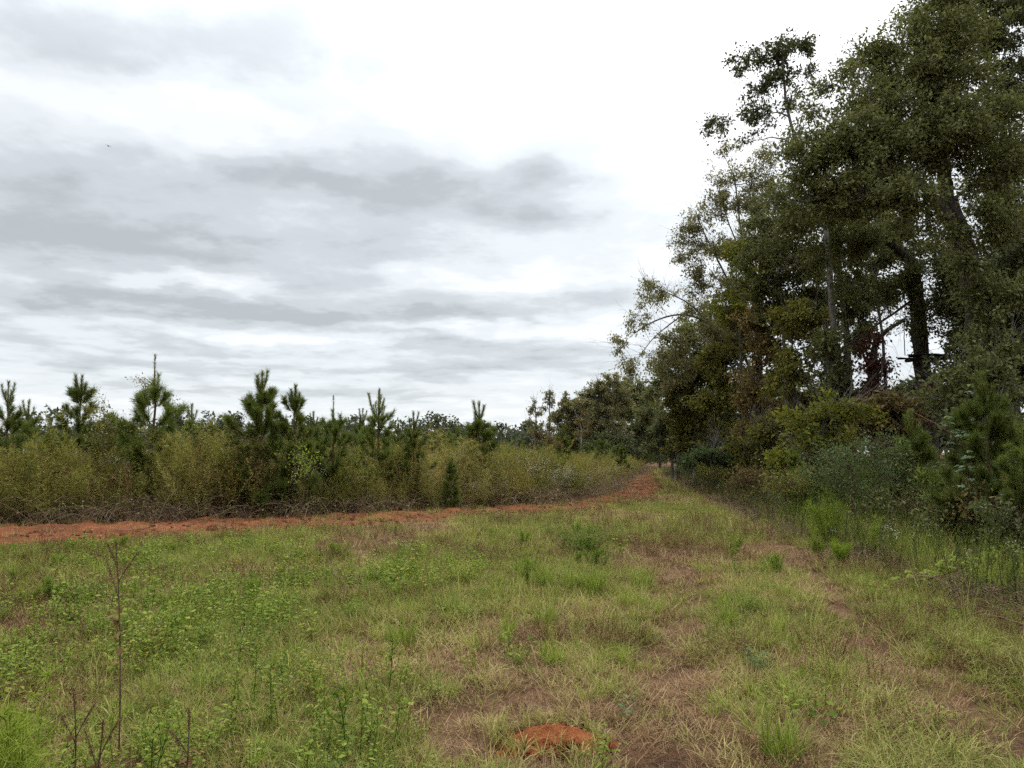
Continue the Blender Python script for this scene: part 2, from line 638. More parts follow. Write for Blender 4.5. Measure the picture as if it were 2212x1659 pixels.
xs = graded(-1800, -13, 13, 1800, 0.16)
ys = graded(-400, 2.0, 32, 2500, 0.16)
gx, gy = np.meshgrid(xs, ys, indexing='ij')
V = np.stack([gx, gy, hgt(gx, gy)], -1).reshape(-1, 3)
ny = len(ys)
i = np.arange(len(xs) - 1)[:, None] * ny + np.arange(ny - 1)[None, :]
gm = MB()
gm.add(V, np.stack([i, i + ny, i + ny + 1, i + 1], -1).reshape(-1, 4))
tag(part('ground', gm.mesh('ground', M['ground'], smooth=True)), 'brown thatch ground of the field and track', None, None, 'structure')

# the freshly harrowed strip of red clay
NS, NT = 1100, 46
d_, f_ = resample(S_FAR, 0)
d2_, n_ = resample(S_NEAR, 0)
tt = np.linspace(0, 1, NS)
# follow the pair list so that both edges stay opposite each other
idx = tt * (len(STRIP) - 1)
dens = np.interp(np.arange(len(STRIP)), np.arange(len(STRIP)), d_)
q = np.linspace(0, d_[-1], NS)
par = np.interp(q, d_, np.arange(len(STRIP)))
ea = np.stack([np.interp(par, np.arange(len(STRIP)), S_FAR[:, k]) for k in range(2)], -1)
eb = np.stack([np.interp(par, np.arange(len(STRIP)), S_NEAR[:, k]) for k in range(2)], -1)
tw = np.linspace(-0.22, 1.10, NT)
sx = ea[:, None, 0] + (eb - ea)[:, None, 0] * tw[None]
sy = ea[:, None, 1] + (eb - ea)[:, None, 1] * tw[None]
edge = np.minimum(np.clip((tw + 0.22) / 0.30, 0, 1), np.clip((1.10 - tw) / 0.24, 0, 1))[None]
cl = fbm(sx, sy, 0.55, 21, 5)
rg = fbm(sx, sy, 1.8, 33, 3)
crumb = fbm(sx, sy, 0.16, 44, 3)
sz = hgt(sx, sy) + edge * (0.03 + 0.24 * np.maximum(cl - 0.46, 0) + 0.03 * rg + 0.09 * (crumb - 0.5)) - 0.115 + 0.10 * edge
sm = MB()
i = np.arange(NS - 1)[:, None] * NT + np.arange(NT - 1)[None, :]
sm.add(np.stack([sx, sy, sz], -1), np.stack([i, i + NT, i + NT + 1, i + 1], -1).reshape(-1, 4))
tag(part('dirt_strip', sm.mesh('dirt_strip', M['clay'])), 'strip of turned red clay along the thicket', None, None, 'structure')

# ------------------------------------------------------------------ small plants, scattered as ground cover


def tuft(rng, n, rad, l0, l1, w, lean=(0.1, 0.7), bend=(0.1, 0.5), nseg=3, flat=False, v0=0.0, v1=1.0):
    mb = MB()
    r = rad * np.sqrt(rng.random(n))
    a = rng.random(n) * 2 * math.pi
    base = np.stack([r * np.cos(a), r * np.sin(a), np.full(n, -0.01)], 1)
    az = a + rng.normal(0, 0.9, n) if not flat else rng.random(n) * 2 * math.pi
    th = rng.uniform(*lean, n)
    L = rng.uniform(l0, l1, n) * (0.6 + 0.4 * rng.random(n))
    blades(mb, base, az, th, rng.uniform(*bend, n), L, w * (0.6 + 0.8 * rng.random(n)), v0 + (v1 - v0) * rng.random(n), nseg)
    return mb


def forb(rng, stems, h, leaf, wid, per, spread, v=(0, 1), droop=0.3, mb=None, stemr=0.0015, spiral=True, top=0.0):
    """little broad leaved plant"""
    mb = mb or MB()
    for s in range(stems):
        a = rng.random() * 2 * math.pi
        ln = rng.uniform(0.0, spread)
        hh = h * rng.uniform(0.55, 1.0)
        b = np.array([math.cos(a), math.sin(a), 0]) * rng.uniform(0, 0.05 + spread * .1)
        tip = b + np.array([math.cos(a) * ln * hh, math.sin(a) * ln * hh, hh])
        mid = (b + tip) / 2 + np.array([0, 0, 0.15 * hh * ln])
        twigs(mb, b[None], mid[None], tip[None], stemr, stemr * .6, 0.15)
        t = np.linspace(0.25, 1.0, per) if top == 0 else np.linspace(top, 1.0, per)
        C = b * ((1 - t) ** 2)[:, None] + 2 * mid * (t * (1 - t))[:, None] + tip * (t ** 2)[:, None]
        ph = np.arange(per) * 2.4 + rng.random() * 6
        A = np.stack([np.cos(ph), np.sin(ph), rng.uniform(-droop, 0.5, per)], 1)
        L = leaf * rng.uniform(0.6, 1.15, per) * (1.1 - 0.4 * t)
        leaf_quads(mb, C, A, np.array([0, 0, 1.0]) + rng.normal(0, .35, (per, 3)), L, L * wid, rng.uniform(v[0], v[1], per))
    return mb


def feather(rng, h, stems, v=(0, 1), fr=0.12, per=110, w=0.004, spread=.25):
    """dog fennel like plume of thread leaves"""
    mb = MB()
    for s in range(stems):
        a = rng.random() * 6.28
        hh = h * rng.uniform(.65, 1)
        ln = rng.uniform(.02, spread) * hh
        b = np.array([math.cos(a), math.sin(a), 0]) * rng.uniform(0, .06)
        tip = b + np.array([math.cos(a) * ln, math.sin(a) * ln, hh])
        mid = (b + tip) / 2 + np.array([0, 0, .1 * hh]) - np.array([math.cos(a), math.sin(a), 0]) * ln * .2
        twigs(mb, b[None], mid[None], tip[None], .004, .0015, 0.1)
        nb = 16
        t = np.linspace(.15, 1, nb)
        C = b * ((1 - t) ** 2)[:, None] + 2 * mid * (t * (1 - t))[:, None] + tip * (t ** 2)[:, None]
        ph = np.arange(nb) * 2.4 + rng.random() * 6
        bl = fr * 1.6 * (1.15 - t) * rng.uniform(.7, 1.2, nb) * (h / .9)
        E = C + np.stack([np.cos(ph) * bl, np.sin(ph) * bl, bl * .9], 1)
        twigs(mb, C, (C + E) / 2, E, .0018, .0008, .2, 2)
        k = rng.integers(0, nb, per)
        s_ = rng.random(per)
        B = C[k] + (E - C)[k] * s_[:, None]
        A = unit((E - C)[k]) * .8 + rng.normal(0, .6, (per, 3))
        needle_quads(mb, B, A, fr * rng.uniform(.35, .8, per), w, rng.uniform(v[0], v[1], per), rng)
    return mb


def stalk(rng, h, nleaf, leaf, wid, branch=6, v=(0, 1), flower=0, lean=.12, bl=.35, stem_v=.1, leafmin=.25):
    """tall weed stem with leaves and branched top"""
    mb = MB()
    a = rng.random() * 6.28
    b = np.zeros(3)
    tip = np.array([math.cos(a) * lean * h, math.sin(a) * lean * h, h])
    mid = tip * .5 + rng.normal(0, .05 * h, 3) * np.array([1, 1, 0])
    twigs(mb, b[None], mid[None], tip[None], .005, .002, stem_v, 5)
    t = rng.uniform(leafmin, 1, nleaf)
    C = 2 * mid * (t * (1 - t))[:, None] + tip * (t ** 2)[:, None]
    A = np.stack([rng.normal(0, 1, nleaf), rng.normal(0, 1, nleaf), rng.uniform(-.2, .9, nleaf)], 1)
    L = leaf * rng.uniform(.5, 1.2, nleaf)
    leaf_quads(mb, C, A, rng.normal(0, .5, (nleaf, 3)) + [0, 0, 1], L, L * wid, rng.uniform(v[0], v[1], nleaf))
    if branch:
        t = rng.uniform(.45, .97, branch)
        C = 2 * mid * (t * (1 - t))[:, None] + tip * (t ** 2)[:, None]
        ph = np.arange(branch) * 2.4 + rng.random() * 6
        ll = bl * h * rng.uniform(.5, 1, branch) * (1.25 - t)
        E = C + np.stack([np.cos(ph) * ll * .75, np.sin(ph) * ll * .75, ll * .9], 1)
        Mm = (C + E) / 2 + np.stack([np.cos(ph) * ll * .15, np.sin(ph) * ll * .15, -ll * .08], 1)
        twigs(mb, C, Mm, E, .003, .001, stem_v, 3)
        per = max(3, nleaf // branch)
        k = np.repeat(np.arange(branch), per)
        s_ = rng.uniform(.25, 1.0, len(k))[:, None]
        B = C[k] * (1 - s_) ** 2 + 2 * Mm[k] * s_ * (1 - s_) + E[k] * s_ ** 2
        A = unit((E - C)[k]) + rng.normal(0, .8, (len(k), 3))
        L = leaf * .6 * rng.uniform(.5, 1.2, len(k))
        leaf_quads(mb, B, A, rng.normal(0, .6, (len(k), 3)) + [0, 0, 1], L, L * wid, rng.uniform(v[0], v[1], len(k)))
        if flower:
            k = np.repeat(np.arange(branch), flower)
            F = E[k] + rng.normal(0, .035, (len(k), 3)) * h
            leaf_quads(mb, F, rng.normal(0, 1, (len(k), 3)) * [1, 1, .3], rng.normal(0, .3, (len(k), 3)) + [0, -.4, 1], .017, .017, 0.97 + .03 * rng.random(len(k)))
    return mb


def tangle(rng, n, rad, h, v=(0, 1), leafn=60, leaf=.03):
    """brambles and fallen stems"""
    mb = MB()
    a = rng.random(n) * 6.28
    r = rad * np.sqrt(rng.random(n))
    B = np.stack([np.cos(a) * r, np.sin(a) * r, np.zeros(n)], 1)
    a2 = rng.random(n) * 6.28
    ln = rng.uniform(.3, 1.0, n) * rad * 1.6
    E = B + np.stack([np.cos(a2) * ln, np.sin(a2) * ln, rng.uniform(.0, .8, n) * h], 1)
    Mm = (B + E) / 2 + np.stack([np.zeros(n), np.zeros(n), rng.uniform(.3, 1.1, n) * h], 1)
    twigs(mb, B, Mm, E, .0045, .002, (rng.random(n) ** 1.5).repeat(4 * 3), 4)
    k = rng.integers(0, n, leafn)
    s = rng.random(leafn)[:, None]
    C = B[k] * (1 - s) ** 2 + 2 * Mm[k] * s * (1 - s) + E[k] * s ** 2
    L = leaf * rng.uniform(.5, 1.3, leafn)
    leaf_quads(mb, C + rng.normal(0, .02, C.shape), rng.normal(0, 1, (leafn, 3)), rng.normal(0, .6, (leafn, 3)) + [0, 0, 1], L, L * .6, rng.uniform(v[0], v[1], leafn))
    return mb


def scatter(name, label, sources, mat, x, y, scale, tint, rng, tilt=0.12, zoff=0.0, z=None, parent=None):
    """one ground cover object: its points carry instances of the little source meshes"""
    n = len(x)
    me = bpy.data.meshes.new(name)
    me.vertices.add(n)
    z = (hgt(x, y) if z is None else z) + zoff
    me.vertices.foreach_set('co', np.stack([x, y, z], 1).astype(np.float32).ravel())
    at = me.attributes.new('rot', 'FLOAT_VECTOR', 'POINT')
    rot = np.stack([rng.normal(0, tilt, n), rng.normal(0, tilt, n), rng.random(n) * 6.2832], 1)
    at.data.foreach_set('vector', rot.astype(np.float32).ravel())
    at = me.attributes.new('scl', 'FLOAT', 'POINT')
    at.data.foreach_set('value', np.broadcast_to(scale, (n,)).astype(np.float32))
    at = me.attributes.new('tint', 'FLOAT', 'POINT')
    at.data.foreach_set('value', np.broadcast_to(tint, (n,)).astype(np.float32))
    at = me.attributes.new('pick', 'INT', 'POINT')
    at.data.foreach_set('value', rng.integers(0, len(sources), n).astype(np.int32))
    me.update()
    o = part(name, me)
    tag(o, label, None, None, 'stuff')
    ng = bpy.data.node_groups.new(name, 'GeometryNodeTree')
    ng.interface.new_socket('Geometry', in_out='INPUT', socket_type='NodeSocketGeometry')
    ng.interface.new_socket('Geometry', in_out='OUTPUT', socket_type='NodeSocketGeometry')
    N, L = ng.nodes, ng.links
    gi, go = N.new('NodeGroupInput'), N.new('NodeGroupOutput')
    jn = N.new('GeometryNodeJoinGeometry')
    for k, mb in enumerate(sources):
        so = bpy.data.objects.new(name + '_source', mb.mesh(name + '_source', mat) if isinstance(mb, MB) else mb)
        oi = N.new('GeometryNodeObjectInfo')
        oi.inputs['Object'].default_value = so
        oi.inputs['As Instance'].default_value = True
        L.new(oi.outputs['Geometry'], jn.inputs[0])
    ip = N.new('GeometryNodeInstanceOnPoints')
    L.new(gi.outputs[0], ip.inputs['Points'])
    L.new(jn.outputs[0], ip.inputs['Instance'])
    ip.inputs['Pick Instance'].default_value = True

    def attr(nm, t):
        a = N.new('GeometryNodeInputNamedAttribute')
        a.data_type = t
        a.inputs['Name'].default_value = nm
        return a.outputs['Attribute']
    L.new(attr('pick', 'INT'), ip.inputs['Instance Index'])
    er = N.new('FunctionNodeEulerToRotation')
    L.new(attr('rot', 'FLOAT_VECTOR'), er.inputs[0])
    L.new(er.outputs[0], ip.inputs['Rotation'])
    L.new(attr('scl', 'FLOAT'), ip.inputs['Scale'])
    L.new(ip.outputs[0], go.inputs[0])
    mod = o.modifiers.new('scatter', 'NODES')
    mod.node_group = ng
    return o


M['grass'] = ramp_mat('grass_blade', [(0.0988, 0.1386, 0.0194), (0.1556, 0.2022, 0.03), (0.2308, 0.2703, 0.0484), (0.3435, 0.3466, 0.0881), (0.4723, 0.4348, 0.1763)], transl=.3, obj_var=.0, inst=.55)
M['turf'] = ramp_mat('turf_blade', [(0.1139, 0.1277, 0.0288), (0.1844, 0.1865, 0.0461), (0.2657, 0.2429, 0.072), (0.358, 0.3051, 0.1153), (0.4556, 0.3729, 0.1729)], transl=.25, obj_var=.0, inst=.5)
M['straw'] = ramp_mat('straw_blade', [(0.0847, 0.042, 0.0192), (0.1582, 0.0872, 0.0404), (0.2429, 0.1523, 0.0739), (0.3729, 0.2574, 0.1345), (0.1921, 0.0967, 0.0432)], transl=.15, obj_var=.0, inst=.5)
M['forb'] = ramp_mat('forb_leaf', [(0.0698, 0.1082, 0.0163), (0.1127, 0.1621, 0.023), (0.161, 0.2115, 0.0326), (0.2362, 0.2761, 0.048), (0.2791, 0.2174, 0.0528)], transl=.32, obj_var=.0, inst=.4)
M['brown_forb'] = ramp_mat('brown_forb', [(0.07, 0.035, 0.02), (0.13, 0.066, 0.034), (0.18, 0.1, 0.048), (0.16, 0.14, 0.04), (0.27, 0.17, 0.085)], transl=.2, obj_var=.0, inst=.4)
M['feather'] = ramp_mat('feather_leaf', [(0.13, 0.18, 0.02), (0.19, 0.25, 0.03), (0.26, 0.31, 0.05), (0.31, 0.33, 0.08)], transl=.35, obj_var=.0, inst=.3)
M['weed'] = ramp_mat('weed_leaf', [(0.075, 0.082, 0.02), (0.125, 0.128, 0.03), (0.18, 0.17, 0.04), (0.24, 0.205, 0.055), (0.28, 0.17, 0.07)], transl=.33, obj_var=.0, inst=.5)
M['weed_yellow'] = ramp_mat('weed_yellow_leaf', [(0.13, 0.14, 0.03), (0.19, 0.19, 0.042), (0.26, 0.235, 0.06), (0.33, 0.265, 0.09), (0.4, 0.32, 0.16)], transl=.35, obj_var=.0, inst=.45)
M['weed_brown'] = ramp_mat('weed_brown_leaf', [(0.12, 0.08, 0.058), (0.18, 0.12, 0.082), (0.24, 0.16, 0.1), (0.2, 0.18, 0.07), (0.38, 0.29, 0.19)], transl=.2, obj_var=.0, inst=.45)
M['weed_rust'] = ramp_mat('weed_rust_leaf', [(.10, .055, .03), (.165, .10, .045), (.235, .15, .065), (.31, .22, .11), (.22, .20, .06)], transl=.25, obj_var=.0, inst=.5)
M['aster'] = ramp_mat('aster_leaf', [(.06, .07, .028), (.10, .105, .04), (.15, .14, .05), (.18, .15, .07), (.62, .58, .46)], transl=.25, obj_var=.0)

rg = np.random.default_rng(11)
HFOV = 0.80


def field_points(rng, y0, y1, dens, seed_mask=None, xmin=None):
    """random points of the clearing in front of the camera"""
    area = HFOV * (y1 ** 2 - y0 ** 2) + (y1 - y0) * 1.0
    n = int(area * dens)
    y = np.sqrt(rng.random(n) * (y1 ** 2 - y0 ** 2) + y0 ** 2)
    x = (rng.random(n) * 2 - 1) * (HFOV * y + 0.5)
    ok = ~in_poly(x, y, THICK) & (x < xw(y) + 0.6)
    st = in_poly(x + .8 * (fbm(x, y, 1.5, 24) - .5), y + 1.2 * (fbm(x, y, 1.1, 25) - .5), STRIP_CORE)
    ok &= ~st | (rng.random(n) < 0.17 * np.clip((fbm(x, y, .8, 23) - .45) * 6, 0.05, 1))
    return x[ok], y[ok]


def bands(rng, lst):
    X, Y, S = [], [], []
    for y0, y1, dn, s in lst:
        x, y = field_points(rng, y0, y1, dn)
        X.append(x)
        Y.append(y)
        S.append(np.full(len(x), s))
    return np.concatenate(X), np.concatenate(Y), np.concatenate(S)


def green_mask(x, y):
    """0 brown .. 1 lush"""
    g = fbm(x, y, 2.3, 61, 4)
    left = np.clip((1.2 - x + 0.1 * y) / 3.0, 0, 1) * np.clip((14 - y) / 5, 0, 1)
    fargreen = np.clip((y - 11) / 5, 0, 1)
    right = np.clip((x - 0.42 * y - 0.6) / 0.9, 0, 1) * np.clip((7.5 - y) / 2, 0, 1)
    return np.clip(4.2 * (g - 0.46) + 0.26 * left + 0.30 * fargreen + 0.35 * right + 0.12 - 0.16 * np.exp(-((x - 0.2) / 1.1) ** 2 - ((y - 6.0) / 1.3) ** 2) - 0.02 + 0.5 * (fbm(x, y, .7, 62) - .5), 0, 1)


MOUND_XY = G(549, 744)


def keep_clear(x, y):
    return np.hypot((x - MOUND_XY[0]) / 0.30, (y - MOUND_XY[1] + .06) / 0.27) > 1


# thatch: flattened dead blades everywhere
x, y, s = bands(rg, [(2.4, 6, 75, 1.0), (6, 12, 38, 1.25), (12, 24, 24, 1.3), (24, 75, 5, 2.0)])
k = (rg.random(len(x)) < (1.1 - 0.4 * green_mask(x, y)) * np.clip((fbm(x, y, .9, 72) - .32) * 7, .28, 1) * (1 - .45 * ruts(x, y))) & keep_clear(x, y)
x, y, s = x[k], y[k], s[k]
src = [tuft(rg, 60, .14, .05, .17, .0042, (.7, 1.5), (.0, .25), 2, True) for _ in range(4)]
scatter('thatch', 'flattened tan and brown dead grass over the clearing', src, M['straw'], x, y, s * rg.uniform(.7, 1.2, len(x)),
        np.clip(fbm(x, y, 1.2, 71) * 1.5 - .40 + .10 * ruts(x, y) + rg.normal(0, .12, len(x)), 0, 1), rg)

# short turf
x, y, s = bands(rg, [(2.4, 6, 90, .8), (6, 12, 64, .95), (12, 24, 36, 1.15), (24, 75, 9.0, 1.6)])
g = green_mask(x, y)
k = (rg.random(len(x)) < (0.12 + 0.85 * g) * (1 - 0.9 * ruts(x, y))) & keep_clear(x, y)
x, y, s, g = x[k], y[k], s[k], g[k]
src = [tuft(rg, 70, .16, .06, .22, .0062, (.15, 1.2), (.1, .5), 3) for _ in range(6)]
scatter('turf', 'short pale green grass covering the clearing and track', src, M['turf'], x, y, s * rg.uniform(.7, 1.25, len(x)),
        np.clip(.80 - .7 * g + rg.normal(0, .22, len(x)), 0, 1), rg)

# longer green grass in drifts
x, y, s = bands(rg, [(2.4, 6, 46, .62), (6, 12, 36, .62), (12, 24, 18, .70), (24, 75, 5, .95)])
g = green_mask(x, y) * (0.45 + 0.9 * fbm(x, y, 1.0, 77))
k = (rg.random(len(x)) < np.clip(1.7 * g - .25, 0, 1) * (1 - 1.3 * ruts(x, y))) & keep_clear(x, y)
x, y, s, g = x[k], y[k], s[k], g[k]
src = [tuft(rg, 46, .07, .15, .42, .0075, (.05, .9), (.12, .6), 4) for _ in range(6)]
scatter('grass', 'longer green grass growing in drifts over the clearing', src, M['grass'], x, y, s * rg.uniform(.6, 1.2, len(x)),
        np.clip(.55 - .5 * g + rg.normal(0, .18, len(x)), 0, 1), rg)

# lush long grass at the lower right
n = 420
y = rg.uniform(3.0, 7.8, n)
x = rg.uniform(.48, .86, n) * y + rg.normal(0, .15, n)
k = (fbm(x, y, 1.1, 15) > .40) & (np.abs(x - xr(y)) > .45)
x, y = x[k], y[k]
src = [tuft(rg, 60, .12, .25, .46, .0065, (.1, .8), (.2, .6), 5) for _ in range(4)]
scatter('long_grass', 'long arching bright green grass at the track side', src, M['turf'], x, y, rg.uniform(.5, .95, len(x)),
        np.clip(rg.normal(.25, .2, len(x)), 0, 1), rg)

# leafy weeds, thick on the left
x, y, s = bands(rg, [(2.4, 6, 34, 1.0), (6, 13, 20, 1.2), (13, 22, 4, 1.4)])
wl = np.clip((-0.25 - x + 0.02 * y) / 1.6, 0.03, 1) * np.clip((13.5 - y) / 3, .15, 1)
k = (rg.random(len(x)) < np.clip((fbm(x, y, 1.3, 83) - .46) * 4.5, 0, .7) * wl) & keep_clear(x, y) & (ruts(x, y) < .5)
x, y, s = x[k], y[k], s[k]
src = [forb(rg, 7, .26, .055, .55, 8, .8) for _ in range(3)] + [forb(rg, 9, .18, .035, .6, 8, 1.0) for _ in range(3)]
scatter('leafy_weeds', 'low broad leaved green weeds filling the field corner', src, M['forb'], x, y, s * rg.uniform(.65, 1.3, len(x)),
        np.clip(fbm(x, y, .7, 19) * 1.2 - .2 + rg.normal(0, .15, len(x)), 0, 1), rg)

# brown dead forbs
x, y, s = bands(rg, [(2.4, 6, 30, 1.0), (6, 14, 18, 1.2), (14, 26, 6, 1.6), (26, 60, 1.2, 2.2)])
edge_r = np.clip((x - xr(y) - .3) / 1.0, 0, 1) * np.clip((y - 4) / 3, 0, 1)
pr = np.clip((fbm(x, y, 1.6, 29) - .42) * 4.5, 0, .9) + .35 * edge_r
k = (rg.random(len(x)) < pr) & keep_clear(x, y) & (ruts(x, y) < .6)
x, y, s = x[k], y[k], s[k]
src = [forb(rg, 14, .16, .02, .45, 12, .9) for _ in range(4)]
scatter('dead_forbs', 'short brown dead forbs between the grass', src, M['brown_forb'], x, y, s * rg.uniform(.6, 1.3, len(x)),
        np.clip(rg.normal(.5, .2, len(x)), 0, 1), rg)

# thin seed stems
x, y, s = bands(rg, [(2.6, 7, 3.2, 1.0), (7, 16, 2.4, 1.2), (16, 40, .8, 1.3)])
k = (rg.random(len(x)) < (.35 + .65 * green_mask(x, y))) & (ruts(x, y) < .4)
x, y, s = x[k], y[k], s[k]
src = [tuft(rg, 5, .05, .35, .65, .0028, (.0, .3), (.02, .15), 4, v0=.4) for _ in range(4)]
scatter('seed_stems', 'thin grass seed stems standing above the turf', src, M['grass'], x, y, s * rg.uniform(.6, 1.1, len(x)),
        np.clip(rg.normal(.6, .25, len(x)), 0, 1), rg, .2)

# bunch grass, bright low bushes and taller leafy weeds break up the sward
n = 420
y = 4 + 13 * rg.random(n) ** 1.2
x = rg.uniform(-.75, .62, n) * y
k = ~in_poly(x, y, STRIP_POLY) & ~in_poly(x, y, THICK) & (ruts(x, y) < .25) & (fbm(x, y, 2.0, 63) > .46) & (np.hypot(x - MOUND_XY[0], y - MOUND_XY[1]) > .8)
x, y = x[k], y[k]
scatter('bunch_grass', 'upright bunches of grass dotted over the clearing', [tuft(rg, 90, .06, .18, .42, .006, (.0, .55), (.05, .3), 5) for _ in range(5)], M['grass'], x, y,
        rg.uniform(.4, .9, len(x)), np.clip(rg.normal(.3, .25, len(x)), 0, 1), rg)
n = 300
y = 4 + 11 * rg.random(n)
x = rg.uniform(-.75, .45, n) * y
k = ~in_poly(x, y, STRIP_POLY) & ~in_poly(x, y, THICK) & (ruts(x, y) < .25) & (fbm(x, y, 2.6, 64) > .50) & (np.hypot(x - MOUND_XY[0], y - MOUND_XY[1]) > .8)
x, y = x[k], y[k]
scatter('low_bushes', 'small bright bushy weeds dotted over the clearing', [forb(rg, 26, .24, .036, .36, 12, .8, (.1, .8)) for _ in range(3)] + [feather(rg, .26, 8, (.1, .8), .08, 90, .004, .6) for _ in range(2)],
        M['forb'], x, y, rg.uniform(.5, 1.2, len(x)), np.clip(rg.normal(.55, .2, len(x)), 0, 1), rg)
n = 260
y = rg.uniform(2.6, 7, n)
x = rg.uniform(-.8, -.12, n) * y
k = fbm(x, y, 1.0, 65) > .54
x, y = x[k], y[k]
scatter('tall_weeds', 'taller leafy weeds in the left foreground', [stalk(rg, .36, 34, .042, .45, 5, bl=.4) for _ in range(4)] + [forb(rg, 9, .30, .048, .45, 11, .6) for _ in range(3)], M['forb'], x, y,
        rg.uniform(.55, 1.1, len(x)), np.clip(rg.normal(.5, .25, len(x)), 0, 1), rg)

# clods and straw on the clay strip
n = 5200
a = rg.random(n)
q_ = np.interp(a * d_[-1], d_, np.arange(len(STRIP)))
ea_ = np.stack([np.interp(q_, np.arange(len(STRIP)), S_FAR[:, k]) for k in range(2)], -1)
eb_ = np.stack([np.interp(q_, np.arange(len(STRIP)), S_NEAR[:, k]) for k in range(2)], -1)
t_ = rg.uniform(-.1, 1.04, n)[:, None]
pt = ea_ + (eb_ - ea_) * t_


def clod(rng):
    mb = MB()
    nu, nv = 7, 5
    th = np.linspace(0.05, math.pi - .05, nv)
    ph = np.arange(nu) * 2 * math.pi / nu
    r = .5 + .32 * (rng.random((nv, nu)) - .5)
    Vv = np.stack([r * np.sin(th)[:, None] * np.cos(ph), r * np.sin(th)[:, None] * np.sin(ph), .7 * r * np.cos(th)[:, None] * np.ones(nu)], -1)
    i = np.arange(nv - 1)[:, None] * nu + np.arange(nu)[None]
    k = np.arange(nv - 1)[:, None] * nu + (np.arange(nu)[None] + 1) % nu
    mb.add(Vv, np.stack([i, k, k + nu, i + nu], -1).reshape(-1, 4))
    return mb


zc = hgt(pt[:, 0], pt[:, 1]) + .03
scatter('clods', 'crumbled red clay clods on the turned strip', [clod(rg) for _ in range(5)], M['clay'], pt[:, 0], pt[:, 1],
        np.minimum(.03 + rg.exponential(.035, n), .2), .5, rg, 1.0, z=zc)
n2 = 900
k = rg.integers(0, n, n2)
src = [tuft(rg, 30, .16, .08, .25, .005, (.6, 1.5), (.0, .2), 2, True) for _ in range(3)]
scatter('strip_straw', 'broken stalks and dead grass mixed into the clay strip', src, M['straw'], pt[k, 0] + rg.normal(0, .1, n2), pt[k, 1] + rg.normal(0, .1, n2),
        rg.uniform(.6, 1.4, n2), np.clip(rg.normal(.4, .25, n2), 0, 1), rg, .3, .06)

# ------------------------------------------------------------------ the weed thicket beyond the strip


def thicket_points(rng, n, d0, d1, ymax=150):
    """points between d0 and d1 metres behind the strip edge"""
    q = rng.random(n) * d_[-1]
    pr_ = np.interp(q, d_, np.arange(len(STRIP)))
    e = np.stack([np.interp(pr_, np.arange(len(STRIP)), S_FAR[:, k]) for k in range(2)], -1)
    e2 = np.stack([np.interp(np.minimum(pr_ + .05, len(STRIP) - 1), np.arange(len(STRIP)), S_FAR[:, k]) for k in range(2)], -1)
    t = unit(e2 - e + 1e-6)
    nrm = np.stack([-t[:, 1], t[:, 0]], 1)
    dd = d0 + (d1 - d0) * rng.random(n) ** 1.0
    p = e + nrm * dd[:, None]
    ok = in_poly(p[:, 0], p[:, 1], THICK) & (np.abs(p[:, 0]) < .85 * p[:, 1] + 1)
    return p[ok, 0], p[ok, 1], dd[ok]


def hollow(x, y, rng, seed):
    return rng.random(len(x)) < np.clip((fbm(x, y, 1.0, seed) - .34) * 6, .10, 1)


def grow_h(x, y, dd):
    """weeds are lower along the edge of the strip"""
    return np.clip(.74 + .34 * dd + .7 * (fbm(x, y, 1.2, 52) - .5), .4, 1.15) * (.36 + 1.05 * fbm(x, y, 1.6, 51)) * np.interp(x, [-4, 3], [1.0, .72])


x, y, dd = thicket_points(rg, 480, 0.0, 1.6)
k = rg.random(len(x)) < np.clip((fbm(x, y, 2.1, 40) - .30) * 4, .12, 1)
x, y, dd = x[k], y[k], dd[k]
src = [tangle(rg, 30, .7, .5, leafn=70, leaf=.045) for _ in range(5)]
scatter('brambles', 'tangle of brown brambles and dead stems at the thicket foot', src, M['weed_brown'], x, y, rg.uniform(.7, 1.3, len(x)) * (.5 + 1.1 * fbm(x, y, 1.7, 39)),
        np.clip(fbm(x, y, 1.5, 41) * 1.4 - .2 + rg.normal(0, .1, len(x)), 0, 1), rg)
x, y, dd = thicket_points(rg, 5600, 0.0, 5.0)
k = hollow(x, y, rg, 151)
x, y, dd = x[k], y[k], dd[k]
src = [stalk(rg, 1.6, 90, .07, .34, 9, lean=.2) for _ in range(4)] + [stalk(rg, 1.15, 80, .05, .4, 10, bl=.5, lean=.25) for _ in range(3)] + [stalk(rg, 1.4, 50, .10, .42, 6, bl=.4) for _ in range(2)]
scatter('green_weeds', 'dull green leafy weeds of the thicket', src, M['weed'], x, y, grow_h(x, y, dd) * rg.uniform(.55, 1.3, len(x)),
        np.clip(fbm(x, y, 1.5, 42) * 2.4 - .7 + rg.normal(0, .12, len(x)), 0, 1), rg, .24)
x, y, dd = thicket_points(rg, 5600, 0.15, 5.5)
k = rg.random(len(x)) < np.clip((fbm(x, y, 1.6, 43) - .48) * 9, .03, .9)
x, y, dd = x[k], y[k], dd[k]
src = [stalk(rg, 1.7, 130, .06, .22, 14, bl=.35, lean=.22) for _ in range(3)] + [feather(rg, 1.6, 4, (.2, .9), .16, 260, .006, .3) for _ in range(3)]
scatter('goldenrod', 'yellowing goldenrod like weeds standing in the thicket', src, M['weed_yellow'], x, y, grow_h(x, y, dd) * rg.uniform(.55, 1.3, len(x)),
        np.clip(fbm(x, y, 1.5, 46) * 2.2 - .65 + rg.normal(0, .15, len(x)), 0, 1), rg, .24)
x, y, dd = thicket_points(rg, 5600, 0.1, 5.0)
k = rg.random(len(x)) < np.clip((fbm(x, y, 1.8, 44) - .40) * 5, .15, 1)
x, y, dd = x[k], y[k], dd[k]
src = [stalk(rg, 1.4, 70, .05, .3, 12, bl=.45, leafmin=.1, lean=.25) for _ in range(5)]
